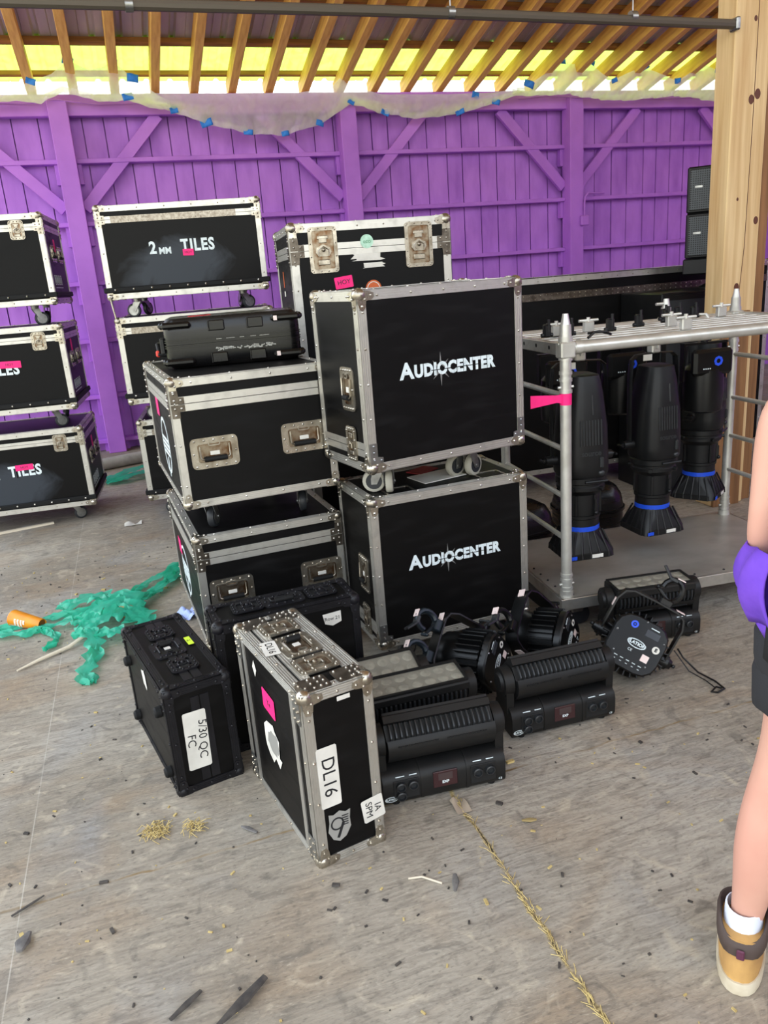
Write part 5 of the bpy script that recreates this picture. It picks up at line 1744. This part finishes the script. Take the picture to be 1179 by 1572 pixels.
o = mb.build('floor_debris', [DARKCHIP, STRAW], smooth=0)
o['kind'] = 'stuff'
tag(o, 'tiny bark crumbs and straw bits scattered over the concrete floor', 'debris')
mb = MB()
for i in range(190):
    y = 1.0 + 1.05 * r2.random() ** 1.8
    x = .805 + r2.gauss(0, .0045)
    t = r2.gauss(PI / 2, .5)
    L = r2.uniform(.01, .03)
    mb.tube([(x, y, .003), (x + L * math.cos(t), y + L * math.sin(t), .006)], .0011, 4)
o = mb.build('joint_straw', STRAW, smooth=0)
o['kind'] = 'stuff'
tag(o, 'straw packed along the open floor joint in the foreground', 'straw')

# ---------------------------------------------------------------- person at the right edge
PW = thing('person', 'person in purple sleeveless shirt, black shorts and tan boots at the right edge', 'person', (1.3325, 1.0575, 0), -45)
def ell(c, rx, ry, n=20, tilt=0.0, yawr=0.0):
    out_ = []
    for i in range(n):
        a = 2 * PI * i / n
        x, y = rx * math.cos(a), ry * math.sin(a)
        out_.append((c[0] + x * math.cos(yawr) - y * math.sin(yawr), c[1] + x * math.sin(yawr) + y * math.cos(yawr), c[2] + y * tilt))
    return out_
def skin_body():
    pts, eds, rad = [], [], []
    def add(p, r_, link_=None):
        pts.append(p)
        rad.append(r_ if isinstance(r_, tuple) else (r_, r_))
        i = len(pts) - 1
        if link_ is not None:
            eds.append((link_, i))
        return i
    def chain(ps, link_):
        for p_, r_ in ps:
            link_ = add(p_, r_, link_)
        return link_
    root = add((0, 0, .98), (.155, .115))
    waist = chain([((0, .0, 1.10), (.135, .105)), ((0, .005, 1.24), (.145, .11)), ((0, 0, 1.36), (.155, .115)), ((0, -.01, 1.45), (.10, .085)), ((0, -.005, 1.51), (.055, .055)), ((0, .01, 1.57), (.055, .06))], root)
    chest = 3
    chain([((0, .02, 1.63), (.068, .085)), ((0, .02, 1.70), (.075, .095)), ((0, .015, 1.76), (.05, .065))], waist)
    for s in (-1, 1):
        sh = chain([((s * .14, 0, 1.415), .055)], chest)
        ar = chain([((s * .188, 0, 1.405), .048), ((s * .196, -.004, 1.34), .046), ((s * .200, -.008, 1.26), .041), ((s * .205, -.014, 1.18), .037), ((s * .207, -.010, 1.13), .036), ((s * .200, .03, 1.07), .034), ((s * .192, .10, 1.0), .029), ((s * .184, .155, .955), .024)], sh)
        palm = chain([((s * .180, .19, .925), (.022, .034)), ((s * .176, .215, .90), (.018, .036))], ar)
        for k, (dy, L) in enumerate(((.03, .066), (.010, .074), (-.010, .068), (-.028, .054))):
            chain([((s * .172, .225 + dy * .8, .885 + dy * .5), .0095), ((s * .162, .235 + dy * .8, .885 + dy * .5 - L * .5), .0085), ((s * .148, .225 + dy * .8, .885 + dy * .5 - L * .85), .0075)], palm)
        chain([((s * .160, .225, .935), .011), ((s * .146, .245, .92), .0095), ((s * .136, .252, .90), .008)], palm - 1)
        lg = chain([((s * .09, -.005, .90), (.098, .100)), ((s * .097, -.0, .76), (.086, .092)), ((s * .118, .0, .64), (.066, .072)), ((s * .142, .004, .55), (.057, .060)), ((s * .162, -.006, .46), (.056, .058)),
                    ((s * .168, -.016, .37), (.056, .061)), ((s * .172, -.014, .29), (.049, .053)), ((s * .180, -.006, .20), (.038, .042)), ((s * .186, -.004, .13), (.034, .038)), ((s * .19, -.01, .05), (.033, .036))], root)
        chain([((s * .193, .07, .04), (.035, .028)), ((s * .196, .15, .03), (.030, .02))], lg)
    me = bpy.data.meshes.new('person_body')
    me.from_pydata(pts, eds, [])
    o = bpy.data.objects.new('person_body', me)
    C.objects.link(o)
    mod = o.modifiers.new('skin', 'SKIN')
    mod.use_smooth_shade = True
    sv = me.skin_vertices[0].data
    for i, r_ in enumerate(rad):
        sv[i].radius = r_
        sv[i].use_root = (i == 0)
    sb = o.modifiers.new('sub', 'SUBSURF')
    sb.levels = 2
    sb.render_levels = 2
    dg = bpy.context.evaluated_depsgraph_get()
    m2 = bpy.data.meshes.new_from_object(o.evaluated_get(dg))
    bpy.data.objects.remove(o)
    m2.materials.clear()
    m2.materials.append(SKIN)
    return link('body', m2, PW)
skin_body()
# face features and hair (out of the photograph, kept simple but complete)
MB().ball((0, .105, 1.655), .016, 10, 6, 0, (.8, 1.1, 1.3)).build('nose', SKIN, PW)
for s in (-1, 1):
    MB().ball((s * .032, .098, 1.685), .011, 10, 6).build('eye', PAPER, PW)
    MB().ball((s * .078, .01, 1.665), .022, 10, 6, 0, (.4, .8, 1.3)).build('ear', SKIN, PW)
MB().box((0, .103, 1.615), (.045, .008, .009), 0, None, .003).build('mouth', mat('lips', (180, 100, 96), .5), PW)
mb = MB().loft([ell((0, -.035, 1.45), .07, .03), ell((0, -.045, 1.55), .085, .06), ell((0, -.012, 1.66), .089, .092), ell((0, -.002, 1.73), .088, .10), ell((0, 0, 1.79), .06, .07), ell((0, 0, 1.805), .02, .025)])
mb.build('hair', HAIR, PW)
# sleeveless shirt, loose hem flaring behind
def cloth(rings, n=40, ph=0.0, wave=0.0):
    rr = []
    for (z, rx, ry, cy, wv) in rings:
        rg = []
        for i in range(n):
            a = 2 * PI * i / n
            k = 1 + wv * (math.sin(a * 7 + z * 9 + ph) * .6 + .4 * math.sin(a * 13 + ph * 2))
            rg.append((rx * k * math.cos(a), cy + ry * k * math.sin(a), z + wv * .10 * math.sin(a * 4 + ph)))
        rr.append(rg)
    return rr
mb = MB().loft(cloth([(.93, .200, .165, -.02, .03), (.96, .215, .175, -.02, .04), (1.0, .212, .17, -.01, .04), (1.06, .195, .15, 0, .045), (1.14, .175, .135, 0, .03), (1.25, .170, .135, .005, .02), (1.36, .176, .138, 0, .01), (1.43, .15, .115, -.005, 0), (1.47, .11, .09, -.008, 0), (1.49, .085, .075, -.008, 0)], 48), caps=False)
o = mb.build('shirt', SHIRT, PW, smooth=70)
s_ = o.modifiers.new('thick', 'SOLIDIFY')
s_.thickness = .004
# bunched purple flap hanging at the left hip
def flap(u, v):
    a = PI * (.80 + .40 * u)
    z = 1.125 - .165 * v
    r_ = .222 + .034 * math.sin(PI * min(1, v * .9 + .1)) + .007 * math.sin(u * 16 + v * 3)
    return (r_ * math.cos(a), -.02 + r_ * .82 * math.sin(a), z + .010 * math.sin(u * 9))
o = MB().grid(flap, 24, 10).build('shirt_flap', SHIRT, PW, smooth=70)
s_ = o.modifiers.new('thick', 'SOLIDIFY')
s_.thickness = .005
mb = MB().loft(cloth([(.88, .186, .155, -.01, .01), (.93, .19, .158, -.01, .01), (1.02, .232 * .82, .158, -.02, .01), (1.12, .186, .150, -.012, .006), (1.22, .178, .142, -.004, .004)], 48), caps=False)
# black knit tied over the back
def knit(u, v):
    a = PI * (1.16 + .68 * u)
    z = 1.30 - .40 * v + .03 * math.sin(PI * u) * (1 - 2 * v)
    k = .006 * math.sin(u * 23 + v * 4) * v
    rx, ry = .190 + .034 * v + k, .160 + .036 * v + .012 * math.sin(PI * v) + k
    return (rx * math.cos(a), -.012 + ry * math.sin(a), z)
o = MB().grid(knit, 24, 12).build('black_knit_top', KNIT, PW, smooth=70)
s_ = o.modifiers.new('thick', 'SOLIDIFY')
s_.thickness = .006
# shorts: seat plus two legs
mb = MB().loft(cloth([(.80, .195, .138, -.005, .008), (.86, .212, .155, -.008, .01), (.92, .214, .155, -.01, .008), (.98, .178, .142, -.005, .004), (1.03, .165, .13, 0, 0)], 44), caps=False)
for s in (-1, 1):
    rr = []
    for z, rx, ry in ((.745, .104, .112), (.75, .108, .115), (.79, .110, .118), (.83, .112, .122), (.88, .10, .115)):
        rr.append([(s * .10 + x, -.003 + y, z - .0 + .010 * math.sin(3 * x * 20)) for x, y, _ in ell((0, 0, 0), rx, ry, 28)])
    mb.loft(rr, 0, False)
o = mb.build('shorts', SHORTS, PW, smooth=70)
s_ = o.modifiers.new('thick', 'SOLIDIFY')
s_.thickness = .003
# boots
def boot(s):
    X = s * .19
    def sec(z, y0, y1, w0, n=26):
        out_ = []
        L = (y1 - y0) / 2
        cy = (y0 + y1) / 2
        for i in range(n):
            a = 2 * PI * i / n
            ex = 2.5
            c_, s__ = math.cos(a), math.sin(a)
            x = w0 * 1.12 * abs(c_) ** (2 / ex) * (1 if c_ > 0 else -1)
            y = L * abs(s__) ** (2 / ex) * (1 if s__ > 0 else -1)
            wk = 1.0 + .14 * (y / L) if y > 0 else 1.0
            out_.append((X + x * wk, cy + y, z))
        return out_
    sole = MB().loft([sec(.0, -.098, .200, .047), sec(.004, -.101, .204, .050), sec(.028, -.100, .206, .0505), sec(.034, -.097, .204, .049)])
    bt = MB().loft([sec(.034, -.092, .198, .0465), sec(.055, -.090, .198, .047), sec(.075, -.086, .185, .047), (sec(.095, -.082, .15, .046)), sec(.112, -.080, .10, .045), sec(.125, -.080, .08, .0455), sec(.145, -.082, .068, .046)])
    b_ = bt.build('boot', BOOTM, PW, smooth=60)
    sole.build('boot_sole', BOOTSOLE, b_)
    rr = [sec(.122, -.086, .076, .0505), sec(.134, -.090, .080, .0525), sec(.154, -.090, .078, .053), sec(.167, -.085, .074, .051), sec(.170, -.078, .068, .047), sec(.160, -.072, .06, .043), sec(.135, -.07, .058, .041)]
    def dip(r_):
        return [(x, y, z - .028 * max(0, min(1, (-y - .03) / .05)) * (1 if z > .13 else .6)) for x, y, z in r_]
    MB().loft([dip(q) for q in rr], 0, False).build('padded_collar', BOOTCOL, b_, smooth=60)
    MB().box((X, -.094, .118), (.018, .006, .028), 0, None, .003).build('heel_tab', mat('maroon heel tab', (88, 40, 62), .7), b_)
    MB().loft([ell((X, -.006, .12), .046, .052), ell((X, -.006, .165), .043, .048), ell((X, -.005, .186), .042, .047), ell((X, -.005, .189), .038, .043)], 0, False).build('sock', SOCK, b_)
    mb = MB()
    for i in range(4):
        z, y = .085 + i * .024, .165 - i * .03
        mb.tube([(X - .03, y - .01, z), (X, y + .006, z + .006), (X + .03, y - .01, z)], .0032, 6)
    mb.build('lace', BOOTCOL, b_)
for s in (-1, 1):
    boot(s)
